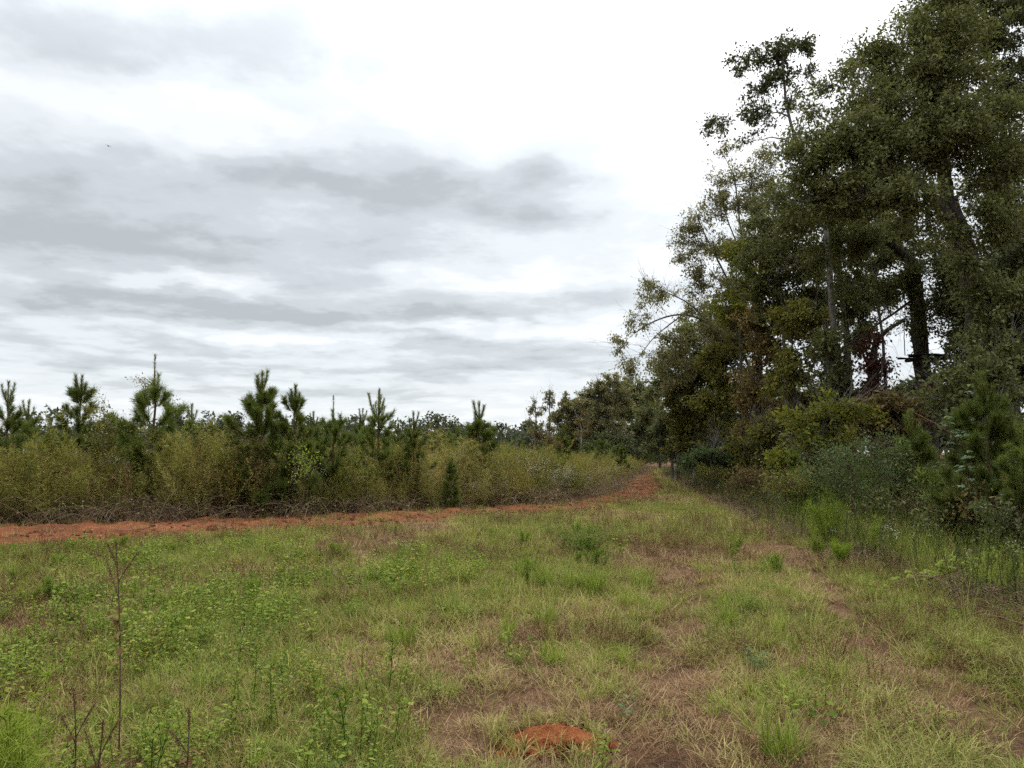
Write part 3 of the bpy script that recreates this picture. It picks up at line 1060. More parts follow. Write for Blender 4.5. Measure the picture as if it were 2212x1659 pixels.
scatter('dry_weeds', 'dry brown weed stalks in the thicket', src, M['weed_rust'], x, y, grow_h(x, y, dd) * rg.uniform(.5, 1.3, len(x)),
        np.clip(rg.normal(.55, .25, len(x)), 0, 1), rg, .24)
x, y, dd = thicket_points(rg, 4600, 0.2, 4.0)
k = rg.random(len(x)) < np.clip((fbm(x, y, 2.6, 45) - .44) * 5, .02, 1)
x, y, dd = x[k], y[k], dd[k]
src = [stalk(rg, 1.2, 40, .035, .3, 10, flower=9, v=(0, .6), bl=.5) for _ in range(4)]
scatter('asters', 'weeds topped with small whitish seed heads in the thicket', src, M['aster'], x, y, grow_h(x, y, dd) * rg.uniform(.75, 1.2, len(x)), .5, rg, .24)
for nm_, lb_, n_k, mt_, sd_ in (('thicket_shrubs', 'leafy dull green shrublets standing in the thicket', 330, 'weed', 66), ('rusty_shrubs', 'rusty leaved shrublets standing in the thicket', 170, 'weed_rust', 67),
                                ('gold_shrubs', 'golden leaved shrublets standing in the thicket', 200, 'weed_yellow', 68)):
    x, y, dd = thicket_points(rg, n_k, 0.2, 3.6)
    src = [forb(rg, 26, 1.1, .085, .42, 18, .75, (.1, .9), stemr=.004) for _ in range(3)] + [forb(rg, 16, 1.4, .075, .3, 22, .45, (.1, .9), stemr=.004) for _ in range(2)]
    scatter(nm_, lb_, src, M[mt_], x, y, grow_h(x, y, dd) * rg.uniform(.6, 1.15, len(x)), np.clip(fbm(x, y, 1.5, sd_) * 1.6 - .3 + rg.normal(0, .15, len(x)), 0, 1), rg, .2)
x, y, dd = thicket_points(rg, 9000, 5.0, 55)
src = [stalk(rg, 1.6, 120, .085, .4, 12, bl=.5) for _ in range(5)]
scatter('far_weeds', 'weeds among the young pines deeper in the field', src, M['weed'], x, y, rg.uniform(.55, .95, len(x)) * (.55 + .8 * fbm(x, y, 3.0, 53)),
        np.clip(rg.normal(.5, .25, len(x)), 0, 1), rg, .2)

# ------------------------------------------------------------------ trees


def bez(p0, p1, p2, n):
    t = np.linspace(0, 1, n)[:, None]
    return p0 * (1 - t) ** 2 + 2 * p1 * t * (1 - t) + p2 * t * t


def smooth_path(pts, n, rng, wig=0.0):
    pts = np.asarray(pts, float)
    d = np.r_[0, np.cumsum(np.linalg.norm(np.diff(pts, axis=0), axis=1))]
    q = np.linspace(0, d[-1], n)
    out = np.stack([np.interp(q, d, pts[:, k]) for k in range(3)], 1)
    for _ in range(max(1, n // 8)):
        out[1:-1] = (out[:-2] + 2 * out[1:-1] + out[2:]) / 4
    if wig:
        out[1:] += np.cumsum(rng.normal(0, wig, (n - 1, 3)) * [1, 1, .3], axis=0)
    return out


def tree(name, label, cat, trunk, r0, r1, clumps, leaf, bark, seed, size=(.10, .05), dens=26, per=44, group=None, spread=.26,
         attach=.3, drop=.0, bare=0, stems=None, twig_r=.006, sag=0.0, limbs=None, bare_len=1.0, vlo=0.0, vhi=1.0, gap=.55):
    """trunk: world points; clumps: (x, y, z, rx, ry, rz[, weight[, value shift]]) of leafy masses.
    a limb runs from the nearest suited wood to every clump, twigs fan out of it and leaves sit on the twigs"""
    rng = np.random.default_rng(seed)
    trunk = np.asarray(trunk, float)
    base = trunk[0].copy()
    base[2] = float(hgt(base[0], base[1])) - .03
    trunk[0] = base
    tm, bm, lm = MB(), MB(), MB()
    nodes, nrad = [], []

    def stem(pts, ra, rb, first=True):
        n = max(8, int(len(pts) * 6))
        sp = smooth_path(pts, n, rng, .012)
        f = np.linspace(0, 1, n)
        rr = ra + (rb - ra) * f ** .8
        if first:
            rr = rr * (1 + .45 * np.exp(-f * n / 1.3))
        tube(tm, sp, rr * (1 + .06 * rng.normal(size=n)), 9 if ra > .08 else 6)
        k = f > attach if first else f > .1
        for p_, r_ in zip(sp[k], rr[k]):
            nodes.append(p_)
            nrad.append(r_)
    stem(trunk, r0, r1)
    for s_ in (stems or []):
        stem(np.asarray(s_[0], float), s_[1], s_[2], False)
    cl = [tuple(c) + (1.0, 0.0)[len(c) - 6:] if len(c) < 8 else tuple(c) for c in clumps]
    nd0 = np.array(nodes)
    cl.sort(key=lambda c: np.min(np.linalg.norm(nd0 - np.array(c[:3]), axis=1)))
    for c in cl:
        C, R, wt, sh = np.array(c[:3]), np.array(c[3:6]), c[6], c[7]
        nd = np.array(nodes)
        dv = C - nd
        dist = np.linalg.norm(dv, axis=1)
        cost = dist + .9 * np.maximum(0, -dv[:, 2] + .25 * dist)
        j = int(np.argmin(cost))
        p, d = nodes[j], dist[j]
        ctrl = p + dv[j] * .45 + np.array([0, 0, .16 * d]) + rng.normal(0, .07 * d, 3)
        nb = int(np.clip(d * 5, 5, 26))
        path = bez(p, ctrl, C + rng.normal(0, .15, 3) * R, nb)
        path[1:-1] += rng.normal(0, .02 + .008 * d, (nb - 2, 3))
        ra = min(nrad[j] * .72, .018 + .016 * d + .010 * float(np.max(R)))
        rr = np.linspace(ra, max(.008, ra * .22), nb)
        tube(bm, path, rr, 5)
        for q_, r_ in zip(path[2:], rr[2:]):
            nodes.append(q_)
            nrad.append(r_)
        # twig ends fill the clump, more of them near its skin, in uneven bunches
        nt = max(4, int(dens * wt * float(np.prod(R)) ** (2 / 3)))
        dr = rand_dirs(rng, nt * 2)
        rad = rng.random(nt * 2) ** .45
        E = C + dr * rad[:, None] * R
        hole = vnoise(E[:, 0] * 1.7 + E[:, 2], E[:, 1] + E[:, 2] * 1.3, .55, seed)
        E = E[np.argsort(hole + rng.random(nt * 2) * gap)[-nt:]]
        near = path[max(0, nb - max(4, int(nb * .6))):]
        jj = np.argmin(np.linalg.norm(E[:, None] - near[None], axis=2), axis=1)
        S0 = near[jj]
        Mid = (S0 + E) / 2 + rng.normal(0, .05, E.shape) + np.array([0, 0, .08 - sag])
        Ed = E - np.array([0, 0, 1.0]) * sag
        twigs(bm, S0, Mid, Ed, twig_r, twig_r * .35)
        # side twigs
        ns = nt * 2
        kk = rng.integers(0, nt, ns)
        t = rng.uniform(.35, .95, ns)[:, None]
        B = S0[kk] * (1 - t) ** 2 + 2 * Mid[kk] * t * (1 - t) + Ed[kk] * t * t
        E2 = B + unit((Ed - S0)[kk]) * rng.uniform(.08, .3, ns)[:, None] + rng.normal(0, .13, (ns, 3)) - [0, 0, drop * .25]
        twigs(bm, B, (B + E2) / 2, E2, twig_r * .5, twig_r * .25, .5, 2)
        if per:
            nl = int(per * nt)
            kk = rng.integers(0, ns, nl)
            t = rng.uniform(.1, 1.05, nl)[:, None]
            L0 = B[kk] + (E2 - B)[kk] * t + rng.normal(0, spread * .45, (nl, 3)) * [1, 1, .8]
            A = unit((E2 - B)[kk]) * .6 + rng.normal(0, .7, (nl, 3)) - [0, 0, drop]
            Nn = rng.normal(0, .65, (nl, 3)) + [0, 0, .9]
            Ls = size[0] * rng.uniform(.45, 1.35, nl)
            tv = np.clip(vlo + (vhi - vlo) * (rng.normal(.42, .22, nl) + .25 * (rng.random(ns)[kk] - .5)) + sh, 0, 1)
            leaf_quads(lm, L0, A, Nn, Ls, Ls * size[1] / size[0], tv)
    if bare:
        nd = np.array(nodes)
        j = rng.integers(0, len(nd), bare)
        o_ = unit(nd[j] - nd.mean(0) + rng.normal(0, 1.2, (bare, 3)) + [0, 0, .8])
        ln = rng.uniform(.4, 1.5, bare)[:, None] * bare_len
        E = nd[j] + o_ * ln
        Mid = nd[j] + o_ * ln * .5 + rng.normal(0, .1, (bare, 3))
        twigs(bm, nd[j], Mid, E, .009, .002, .5, 4)
        B = bez_at(nd[j], Mid, E, rng.uniform(.4, .9, bare))
        E2 = B + o_ * ln * .35 + rng.normal(0, .18, (bare, 3))
        twigs(bm, B, (B + E2) / 2, E2, .004, .0015, .5, 2)
    root = empty(name, base)
    tag(root, label, cat, group)
    part('trunk', tm.mesh('trunk', M[bark], True, base), root)
    if bm.n:
        tag(part('branches', bm.mesh('branches', M['twig_grey' if bark in ('bark', 'bark_grey') else bark], False, base), root), kind='stuff')
    if lm.n:
        tag(part('crown', lm.mesh('crown', M[leaf], False, base), root), kind='stuff')
    return root


def bez_at(a, b, c, t):
    t = t[:, None]
    return a * (1 - t) ** 2 + 2 * b * t * (1 - t) + c * t * t


def C(x, y, d, rx, ry=None, rz=None, w=1.0, sh=0.0):
    """leafy mass seen at x, y of the 2212 px copy, d metres ahead, half sizes in the same pixels (depth half size follows)"""
    p = P(x, y, d)
    k = DS * d / FPX
    ry = ry if ry is not None else rx
    dz = rz if rz is not None else max(rx, ry)
    return (p[0], p[1], p[2], rx * k, dz * k, ry * k, w, sh)


def trunk_px(pts, d, foot=None):
    """trunk through picture points at depth d, standing on the ground below the first one"""
    pp = [P(x, y, d if len(q) == 0 else q[0]) for x, y, *q in pts]
    f = pp[0].copy() if foot is None else P(foot, pts[0][1], d)
    f[2] = 0
    return [f] + pp


# big oak whose crown fills the upper corner
T = trunk_px([(2118, 760), (2105, 640), (2080, 520), (2045, 440)], 20, 2122)
tree('oak_tree', 'largest leaning oak with a thick dark trunk, its crown filling the upper corner', 'tree', T, .44, .24,
     [C(1985, 300, 19.5, 150, 110), C(1900, 330, 19, 120, 80), C(1830, 290, 19, 90, 70), C(1960, 190, 20, 130, 90), C(2060, 160, 20, 120, 90),
      C(2060, 300, 19.5, 120, 90), C(1880, 230, 19.5, 90, 60), C(1790, 340, 19, 75, 60), C(1740, 390, 19.5, 70, 55), C(2000, 90, 20, 100, 70),
      C(2080, 60, 20.5, 90, 60), C(1930, 110, 20, 70, 60), C(1985, 30, 20.5, 70, 45), C(2060, -10, 20.5, 70, 45), C(2130, 260, 20, 100, 90),
      C(2160, 380, 19.5, 100, 70), C(1800, 430, 19, 90, 55), C(1880, 420, 18.5, 110, 55), C(1700, 330, 19.5, 50, 40, w=.7), C(1980, 430, 18.5, 90, 45),
      C(1850, 120, 20.5, 34, 40, w=.6), C(1790, 190, 20, 34, 26, w=.7), C(2150, 480, 19, 90, 60), C(1690, 440, 19.5, 60, 40, w=.7),
      C(2112, 650, 19.2, 40, 60, w=.9), C(2085, 560, 19.2, 50, 50, w=.9), C(2120, 730, 19.2, 50, 45), C(2170, 640, 19.2, 60, 60), C(1760, 250, 19.5, 40, 40, w=.6), C(1820, 180, 20, 45, 40, w=.6), C(2000, 500, 19, 70, 40, w=.7)],
     'oak', 'bark', 101, (.112, .056), 66, 66, 'old trees of the woodland edge', attach=.35, bare=260, spread=.26,
     stems=[([P(2080, 520, 20), P(2010, 410, 19.4), P(1960, 365, 19)], .20, .10), ([P(2045, 440, 20), P(2040, 330, 20), P(2010, 200, 20), P(2020, 60, 20.4)], .22, .06)])

# second oak with the trunk clothed in leaves
T = trunk_px([(1997, 800), (1993, 700), (1985, 620), (1975, 570)], 24, 1999)
tree('oak_tree', 'oak with a straight leaf clad trunk standing in the sky gap, carrying the plank platform', 'tree', T, .33, .22,
     [C(1760, 470, 23, 80, 45), C(1690, 480, 23, 60, 40, w=.7), C(1850, 520, 23, 90, 50), C(1920, 500, 24, 80, 50), C(2050, 560, 24, 90, 60),
      C(1960, 600, 23.6, 42, 50), C(1995, 690, 23.6, 26, 60), C(1992, 735, 23.6, 20, 26, w=.8), C(1830, 620, 23.5, 55, 45, w=.7), C(2080, 650, 24, 70, 60),
      C(1760, 560, 23.5, 60, 45, w=.6), C(1650, 540, 23.5, 45, 40, w=.5), C(1900, 640, 23.8, 40, 40, w=.6), C(2150, 600, 24.5, 80, 60)],
     'oak', 'bark', 102, (.118, .058), 54, 66, 'old trees of the woodland edge', attach=.4, bare=220, spread=.26,
     stems=[([P(1975, 570, 24), P(1900, 500, 23.5), P(1850, 482, 23.2), P(1770, 468, 23)], .17, .06),
            ([P(1985, 640, 24), P(1900, 700, 23.5), P(1780, 780, 23)], .05, .02)])

# dark trees behind, right hand edge
for k, (bx, d, tops, lab, sd) in enumerate([
        (2180, 27, [(2150, 90, 80, 70), (2200, 30, 80, 60), (2230, 150, 90, 80), (2170, 220, 80, 70), (2200, 330, 80, 80), (2150, 420, 70, 60), (2220, 480, 90, 80), (2180, 580, 80, 70), (2130, 20, 50, 40), (2190, -40, 70, 50)],
         'tall dark evergreen crown behind the largest oak at the picture edge', 111),
        (2250, 22, [(2240, 520, 90, 80), (2200, 640, 80, 70), (2260, 700, 90, 80), (2190, 740, 80, 60), (2150, 690, 60, 50), (2240, 820, 90, 70), (2140, 780, 80, 50), (2080, 790, 70, 45)],
         'dark low crowned tree at the picture edge below the largest oak', 112)]):
    T = trunk_px([(bx, 700), (bx - 5, 400), (bx - 10, 200)] if k == 0 else [(bx, 800), (bx - 5, 640), (bx, 560)], d)
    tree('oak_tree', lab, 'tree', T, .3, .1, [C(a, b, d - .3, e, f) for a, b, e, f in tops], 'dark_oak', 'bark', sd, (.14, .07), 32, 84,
         'old trees of the woodland edge', attach=.3, bare=30)

# tall tree with the lone spray against the sky
T = trunk_px([(1800, 640), (1785, 500), (1755, 400), (1722, 310), (1695, 250), (1690, 190), (1688, 120)], 25, 1808)
tree('tall_tree', 'slender tree whose lone leafy spray rises clear against the white sky', 'tree', T, .17, .035,
     [C(1690, 110, 25, 50, 36, 40), C(1735, 100, 25, 30, 30, 30), C(1640, 118, 25, 40, 22, 30), C(1600, 130, 25, 26, 18, 25), C(1690, 175, 25, 46, 32, 40),
      C(1640, 200, 25, 40, 25, 30), C(1745, 160, 25, 22, 18, 20), C(1655, 245, 25, 40, 16, 30), C(1600, 245, 25, 40, 16, 25), C(1555, 265, 25, 26, 20, 25),
      C(1535, 285, 25, 16, 12, 15), C(1720, 230, 25, 30, 30, 30, .6), C(1730, 310, 25, 40, 40, 40, .5), C(1625, 300, 25, 30, 18, 20, .35), C(1590, 165, 25, 20, 16, 20, .5)],
     'dark_oak', 'bark_grey', 121, (.125, .06), 60, 56, 'old trees of the woodland edge', attach=.45, spread=.2, twig_r=.007)

# thin trees in front of the sky, left flank of the wood
T = trunk_px([(1640, 760), (1625, 640), (1600, 520), (1590, 430), (1585, 380)], 33)
tree('slender_tree', 'slender many stemmed tree with thin foliage and pale stems below the lone spray', 'tree', T, .13, .03,
     [C(1570, 390, 33, 60, 40, w=.5), C(1610, 440, 33, 60, 50, w=.55), C(1540, 450, 33, 50, 45, w=.55), C(1500, 490, 33, 45, 40, w=.55), C(1485, 560, 33, 40, 45, w=.5),
      C(1540, 540, 33, 60, 50, w=.5), C(1600, 540, 33, 60, 50, w=.6), C(1530, 620, 33, 60, 40, w=.5), C(1600, 620, 33, 60, 45, w=.7), C(1640, 500, 33, 50, 50, w=.5), C(1560, 330, 33, 30, 30, w=.35), C(1640, 390, 33, 50, 40, w=.6), C(1690, 420, 33, 55, 40, w=.6), C(1650, 340, 33, 36, 34, w=.5), C(1700, 480, 33, 50, 40, w=.7), C(1470, 520, 33, 30, 30, w=.45),
      C(1660, 580, 33, 60, 50, w=.7), C(1590, 690, 33, 80, 40, w=.9)],
     'sparse', 'bark_grey', 131, (.125, .06), 44, 72, 'thin trees on the woodland flank', attach=.2, bare=220, twig_r=.008,
     stems=[([P(1632, 700, 33), P(1570, 600, 33), P(1520, 500, 33), P(1500, 455, 33)], .07, .025), ([P(1632, 680, 33), P(1600, 560, 33.5), P(1555, 430, 33.5)], .06, .02),
            ([P(1640, 700, 33), P(1660, 560, 32.5), P(1650, 450, 32.5)], .06, .02)])
T = trunk_px([(1625, 800), (1590, 740), (1540, 700), (1480, 675), (1420, 690), (1370, 720)], 35, 1640)
tree('arching_tree', 'arching tree with half bare drooping branches reaching out over the track', 'tree', T, .12, .03,
     [C(1400, 635, 35, 45, 28, w=.4), C(1440, 620, 35, 40, 25, w=.4), C(1380, 690, 35, 40, 25, w=.45), C(1335, 745, 35, 30, 30, w=.5), C(1360, 780, 35, 40, 26, w=.5),
      C(1420, 770, 35, 45, 32, w=.5), C(1460, 730, 35, 45, 32, w=.7), C(1500, 660, 35, 50, 30, w=.5), C(1395, 605, 35, 26, 18, w=.5), C(1480, 790, 35, 40, 40, w=.9), C(1440, 820, 35, 30, 26, w=.6), C(1540, 720, 35, 50, 40, w=.9)],
     'sparse', 'bark_grey', 132, (.125, .058), 46, 66, 'thin trees on the woodland flank', attach=.25, bare=200, drop=.7, sag=.08, twig_r=.009,
     stems=[([P(1540, 700, 35), P(1480, 650, 35), P(1420, 625, 35), P(1390, 605, 35)], .05, .018), ([P(1480, 675, 35), P(1420, 720, 35), P(1380, 770, 35)], .04, .015)])

# forked grey trunk standing in the gap behind
T = trunk_px([(1832, 760), (1832, 700), (1815, 600), (1805, 520), (1800, 450)], 28)
tree('grey_tree', 'grey forked trunk standing bare below the oaks', 'tree', T, .2, .07,
     [C(1790, 560, 28.5, 60, 40, w=.4), C(1900, 560, 28.5, 50, 40, w=.4), C(1840, 500, 28.5, 60, 40, w=.5), C(1760, 640, 28.5, 60, 40, w=.6), C(1870, 650, 28.5, 50, 40, w=.5), C(1720, 570, 28.5, 60, 50, w=.5)],
     'oak', 'bark_grey', 133, (.13, .062), 34, 64, 'old trees of the woodland edge', attach=.4, bare=160,
     stems=[([P(1832, 700, 28), P(1870, 640, 28), P(1905, 560, 28), P(1915, 480, 28)], .15, .05), ([P(1790, 740, 29), P(1765, 620, 29), P(1750, 520, 29)], .11, .05)])

# curved leaning bare trunk beside the red creeper
T = trunk_px([(1880, 830), (1882, 760), (1905, 715), (1950, 690)], 23, 1880)
tree('leaning_tree', 'bent bare trunk arching towards the oak in the sky gap', 'tree', T, .14, .06,
     [C(1960, 690, 23, 25, 18, w=.5), C(1925, 720, 23, 20, 15, w=.4)], 'oak', 'bark', 134, (.10, .05), 20, 24, 'old trees of the woodland edge', bare=8)
T = trunk_px([(1885, 860), (1885, 790), (1884, 740)], 22, 1886)
tree('creeper_snag', 'broken trunk hung with dark red creeper leaves', 'tree', T, .13, .07,
     [C(1885, 740, 22, 26, 30), C(1888, 790, 22, 30, 36), C(1884, 840, 22, 34, 34), C(1892, 770, 21.8, 24, 30)], 'red', 'bark', 135, (.10, .07), 60, 46, None, drop=.7)

# the wall of understorey trees
UND = [
    # base x, depth, [(x, y, rx, ry, w, shift)], material, label, seed, leaf
    (1500, 37, [(1480, 830, 45, 50), (1500, 900, 55, 50), (1470, 950, 40, 40), (1530, 800, 50, 50), (1440, 880, 26, 40, .8), (1520, 960, 50, 40)], 'olive',
     'small olive green tree at the near bend, first of the wall of understorey', 141),
    (1570, 33, [(1560, 770, 60, 50), (1590, 830, 60, 50), (1540, 880, 60, 50), (1580, 940, 60, 50), (1610, 740, 50, 45), (1550, 980, 50, 30)], 'olive',
     'bushy olive understorey tree under the arching branches', 142),
    (1640, 29, [(1630, 700, 60, 50, .9), (1660, 760, 60, 55), (1620, 840, 60, 60), (1660, 900, 60, 50), (1630, 960, 60, 45), (1690, 700, 45, 45, .8)], 'brown',
     'brown tinged understorey tree draped with dead vines', 143),
    (1720, 26, [(1710, 690, 60, 50), (1740, 750, 65, 55), (1700, 820, 65, 55), (1750, 870, 65, 55), (1710, 940, 65, 45), (1770, 690, 50, 45, .8)], 'olive',
     'dense olive understorey tree in the middle of the green wall', 144),
    (1800, 23.5, [(1790, 740, 55, 50), (1820, 800, 60, 55), (1780, 860, 60, 50), (1830, 900, 60, 50), (1800, 960, 60, 40), (1840, 740, 30, 40, .7)], 'oak',
     'dark green understorey tree left of the red creeper', 145),
    (1600, 31, [(1590, 560, 40, 40, .8), (1610, 620, 45, 40, .8), (1580, 660, 45, 35, .9)], 'yellow',
     'yellow leaved young tree showing between the thin stems', 146),
    (1920, 20, [(1900, 880, 60, 45), (1950, 900, 60, 45), (1880, 940, 60, 45), (1940, 960, 60, 40), (1990, 880, 50, 40)], 'brown',
     'brownish bush below the sky gap', 147),
    (2070, 18, [(2050, 830, 70, 45), (2110, 800, 70, 50), (2160, 850, 75, 50), (2090, 880, 70, 45), (2020, 860, 45, 35, .8), (2180, 780, 60, 45), (2210, 900, 60, 50)], 'oak',
     'spreading green understorey tree with pale twigs right of the platform', 148),
    (2140, 16, [(2120, 930, 70, 50), (2190, 950, 70, 60), (2060, 950, 60, 45), (2150, 1010, 70, 45), (2230, 1040, 70, 60)], 'dark_oak',
     'dark thick shrub behind the tall sapling pine', 149),
    (1690, 28, [(1680, 520, 75, 55, .75), (1720, 590, 80, 60, .8), (1660, 620, 70, 55, .9), (1750, 660, 70, 55, .9), (1700, 680, 70, 50), (1640, 470, 50, 40, .6), (1620, 560, 50, 45, .8)], 'oak',
     'tall slim green tree filling the wood behind the yellow leaved one', 155),
    (1800, 26.5, [(1790, 480, 85, 50, .7), (1835, 545, 75, 55, .7), (1770, 560, 75, 55, .75), (1855, 620, 60, 50, .7), (1810, 660, 70, 55, .9), (1870, 690, 45, 45, .8), (1900, 640, 45, 40, .7), (1740, 500, 60, 50, .7)], 'mid',
     'tall tree with veil of small leaves before the forked grey trunk', 156),
    (1905, 28, [(1900, 450, 80, 50, .8), (1950, 520, 80, 55, .8), (1890, 560, 60, 50, .6), (1930, 620, 60, 40, .8), (1860, 400, 70, 50, .8), (1870, 640, 45, 45, .8), (1850, 720, 45, 45, .8)], 'oak',
     'tree crown filling in under the largest oak left of the leaf clad trunk', 157),
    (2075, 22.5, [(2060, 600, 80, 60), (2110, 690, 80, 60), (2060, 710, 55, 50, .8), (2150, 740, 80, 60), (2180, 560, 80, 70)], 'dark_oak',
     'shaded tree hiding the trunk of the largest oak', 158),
    (1760, 19, [(1740, 930, 60, 45), (1790, 900, 60, 45), (1830, 880, 50, 40), (1720, 980, 60, 40), (1780, 980, 60, 40)], 'yellow',
     'yellow green leaved bush in front of the wall of understorey', 150),
    (1660, 24, [(1650, 930, 50, 45), (1690, 960, 55, 40), (1620, 980, 50, 35), (1670, 1010, 55, 30)], 'olive',
     'low olive bush at the foot of the brown tinged tree', 151),
    (1560, 30, [(1540, 990, 50, 32), (1500, 1000, 34, 24), (1590, 1000, 45, 28)], 'privet',
     'rounded grey green shrub beside the track near the bend', 152),
    (1450, 42, [(1440, 930, 40, 50), (1460, 850, 40, 40), (1420, 970, 30, 30), (1475, 980, 30, 30)], 'dark_oak',
     'dark evergreen shrub at the far bend of the track', 153),
    (1540, 36.5, [(1500, 720, 55, 45, .8), (1550, 690, 55, 45, .8), (1460, 770, 45, 40, .8), (1520, 780, 60, 45, .9), (1580, 740, 55, 45, .9), (1440, 830, 40, 36, .8)], 'mid',
     'grey green tree filling the shoulder below the arching branches', 159),
    (1462, 41, [(1405, 850, 26, 30, .6), (1430, 800, 30, 30, .7), (1400, 900, 30, 30, .9)], 'mid',
     'grey green sapling at the outer corner of the wood', 154),
]
for bx, d, cl, mt_, lab, sd in UND:
    cc = [C(a, b, d, e, f, None, *(r[:1] or [1.0])) for a, b, e, f, *r in cl]
    top = min(cl, key=lambda c: c[1])
    T = trunk_px([(bx, max(c[1] for c in cl) - 20), (bx * .7 + top[0] * .3, (top[1] + 900) / 2), (top[0], top[1])], d)
    sz = .105 + .0018 * d
    tree('understorey_tree' if top[1] < 860 else 'woodland_shrub', lab, 'tree' if top[1] < 860 else 'shrub', T, .09, .025, cc, mt_,
         'bark_grey' if sd % 2 else 'bark', sd, (sz, sz * .52), 28, 86, 'understorey of the woodland edge', attach=.12, bare=110, twig_r=.006, gap=.5)

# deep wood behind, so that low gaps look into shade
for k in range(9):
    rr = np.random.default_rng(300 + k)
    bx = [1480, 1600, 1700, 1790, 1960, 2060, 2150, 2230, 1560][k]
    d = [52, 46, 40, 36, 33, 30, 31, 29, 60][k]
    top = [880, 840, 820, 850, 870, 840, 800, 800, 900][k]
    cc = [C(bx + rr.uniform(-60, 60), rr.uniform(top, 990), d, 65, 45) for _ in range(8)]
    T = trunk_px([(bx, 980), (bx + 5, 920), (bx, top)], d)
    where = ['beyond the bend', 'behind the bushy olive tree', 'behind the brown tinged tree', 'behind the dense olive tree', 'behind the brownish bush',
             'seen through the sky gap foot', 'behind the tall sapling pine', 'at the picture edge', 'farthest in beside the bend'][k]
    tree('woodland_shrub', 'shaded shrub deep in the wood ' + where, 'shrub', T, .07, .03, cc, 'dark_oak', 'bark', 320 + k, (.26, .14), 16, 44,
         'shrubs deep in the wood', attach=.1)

# ------------------------------------------------------------------ trees at the end of the clearing
MID = [
    (1155, 76, [(1154, 872, 8, 12), (1146, 890, 9, 10), (1162, 893, 8, 10), (1140, 910, 10, 10), (1160, 920, 12, 12), (1148, 935, 12, 10), (1166, 945, 10, 10)], 'sparse', 'bark_grey', 'left one of two slim thin leaved trees at the field corner', 161, .6, 860),
    (1186, 74, [(1187, 850, 8, 10), (1180, 868, 9, 9), (1195, 872, 9, 10), (1176, 890, 9, 10), (1196, 900, 10, 10), (1182, 920, 10, 12), (1194, 935, 10, 10)], 'sparse', 'bark_grey', 'taller right one of two slim thin leaved trees at the field corner', 162, .6, 842),
    (1240, 70, [(1235, 876, 40, 26), (1213, 905, 32, 26), (1260, 890, 42, 30), (1235, 930, 50, 32), (1275, 935, 38, 32), (1225, 955, 40, 20)], 'sparse', 'bark_grey', 'yellow olive round tree beside the slim pair', 163, 1.1, 872),
    (1300, 66, [(1290, 846, 40, 26), (1322, 830, 38, 24), (1266, 868, 38, 26), (1310, 876, 50, 30), (1345, 860, 38, 30), (1300, 910, 55, 32), (1280, 945, 45, 28), (1330, 935, 45, 30)], 'sparse', 'bark_pale', 'grey tree with pale bare limbs in the middle of the far group', 164, .85, 818),
    (1372, 72, [(1355, 845, 40, 28), (1385, 860, 40, 32), (1375, 825, 26, 18, .6), (1345, 895, 36, 26), (1370, 925, 40, 28), (1390, 850, 20, 18, .6), (1400, 935, 34, 26)], 'mid', 'bark_grey', 'grey green tree next to the woodland corner', 165, 1.0, 820),
    (1425, 70, [(1400, 900, 30, 28), (1420, 940, 30, 28), (1390, 960, 30, 22), (1420, 900, 20, 24)], 'dark_oak', 'bark', 'dark tree over the far end of the track', 166, 1.0, 890),
    (1330, 64, [(1320, 950, 40, 22), (1350, 965, 36, 18), (1290, 960, 34, 18), (1375, 975, 26, 14)], 'dark_oak', 'bark', 'dark bush filling the foot of the far group', 167, 1.0, 940),
    (1340, 82, [(1330, 870, 45, 30), (1290, 890, 45, 30), (1370, 890, 45, 30), (1400, 870, 40, 30), (1420, 910, 40, 36), (1310, 930, 50, 30), (1370, 940, 50, 30)], 'mid', 'bark_grey', 'grey tree closing the background of the far group', 171, 1.0, 850),
    (1225, 72, [(1215, 960, 30, 14), (1245, 965, 30, 14), (1190, 965, 24, 12)], 'olive', 'bark', 'low olive bush under the round far tree', 168, 1.0, 950),
    (1255, 64, [(1250, 905, 20, 14, .5), (1262, 930, 18, 14, .5)], 'brown', 'bark_pale', 'pale dead sapling in front of the round far tree', 169, .4, 900),
    (1175, 66, [(1172, 945, 12, 7), (1182, 952, 10, 6)], 'red', 'bark', 'small orange red sapling at the foot of the slim pair', 170, 1.0, 944),
]
for bx, d, cl, mt_, bk, lab, sd, wt, top in MID:
    cc = [C(a, b, d, e, f, None, (r[0] if r else 1.0) * wt) for a, b, e, f, *r in cl]
    T = trunk_px([(bx, 960), (bx + 2, (960 + top) / 2), (cl[0][0], top + 6)], d)
    bare = {163: 60, 164: 420, 165: 320, 171: 260, 161: 90, 162: 90, 166: 60}.get(sd, 40)
    tree('far_tree' if top < 935 else 'far_bush', lab, 'tree' if top < 935 else 'bush', T, .13 if top < 935 else .05, .03, cc, mt_, bk, sd, (.21, .11), 28, 50,
         'trees at the far end of the clearing', attach=.2, bare=bare, twig_r=.016)

# ------------------------------------------------------------------ distant wood on the horizon


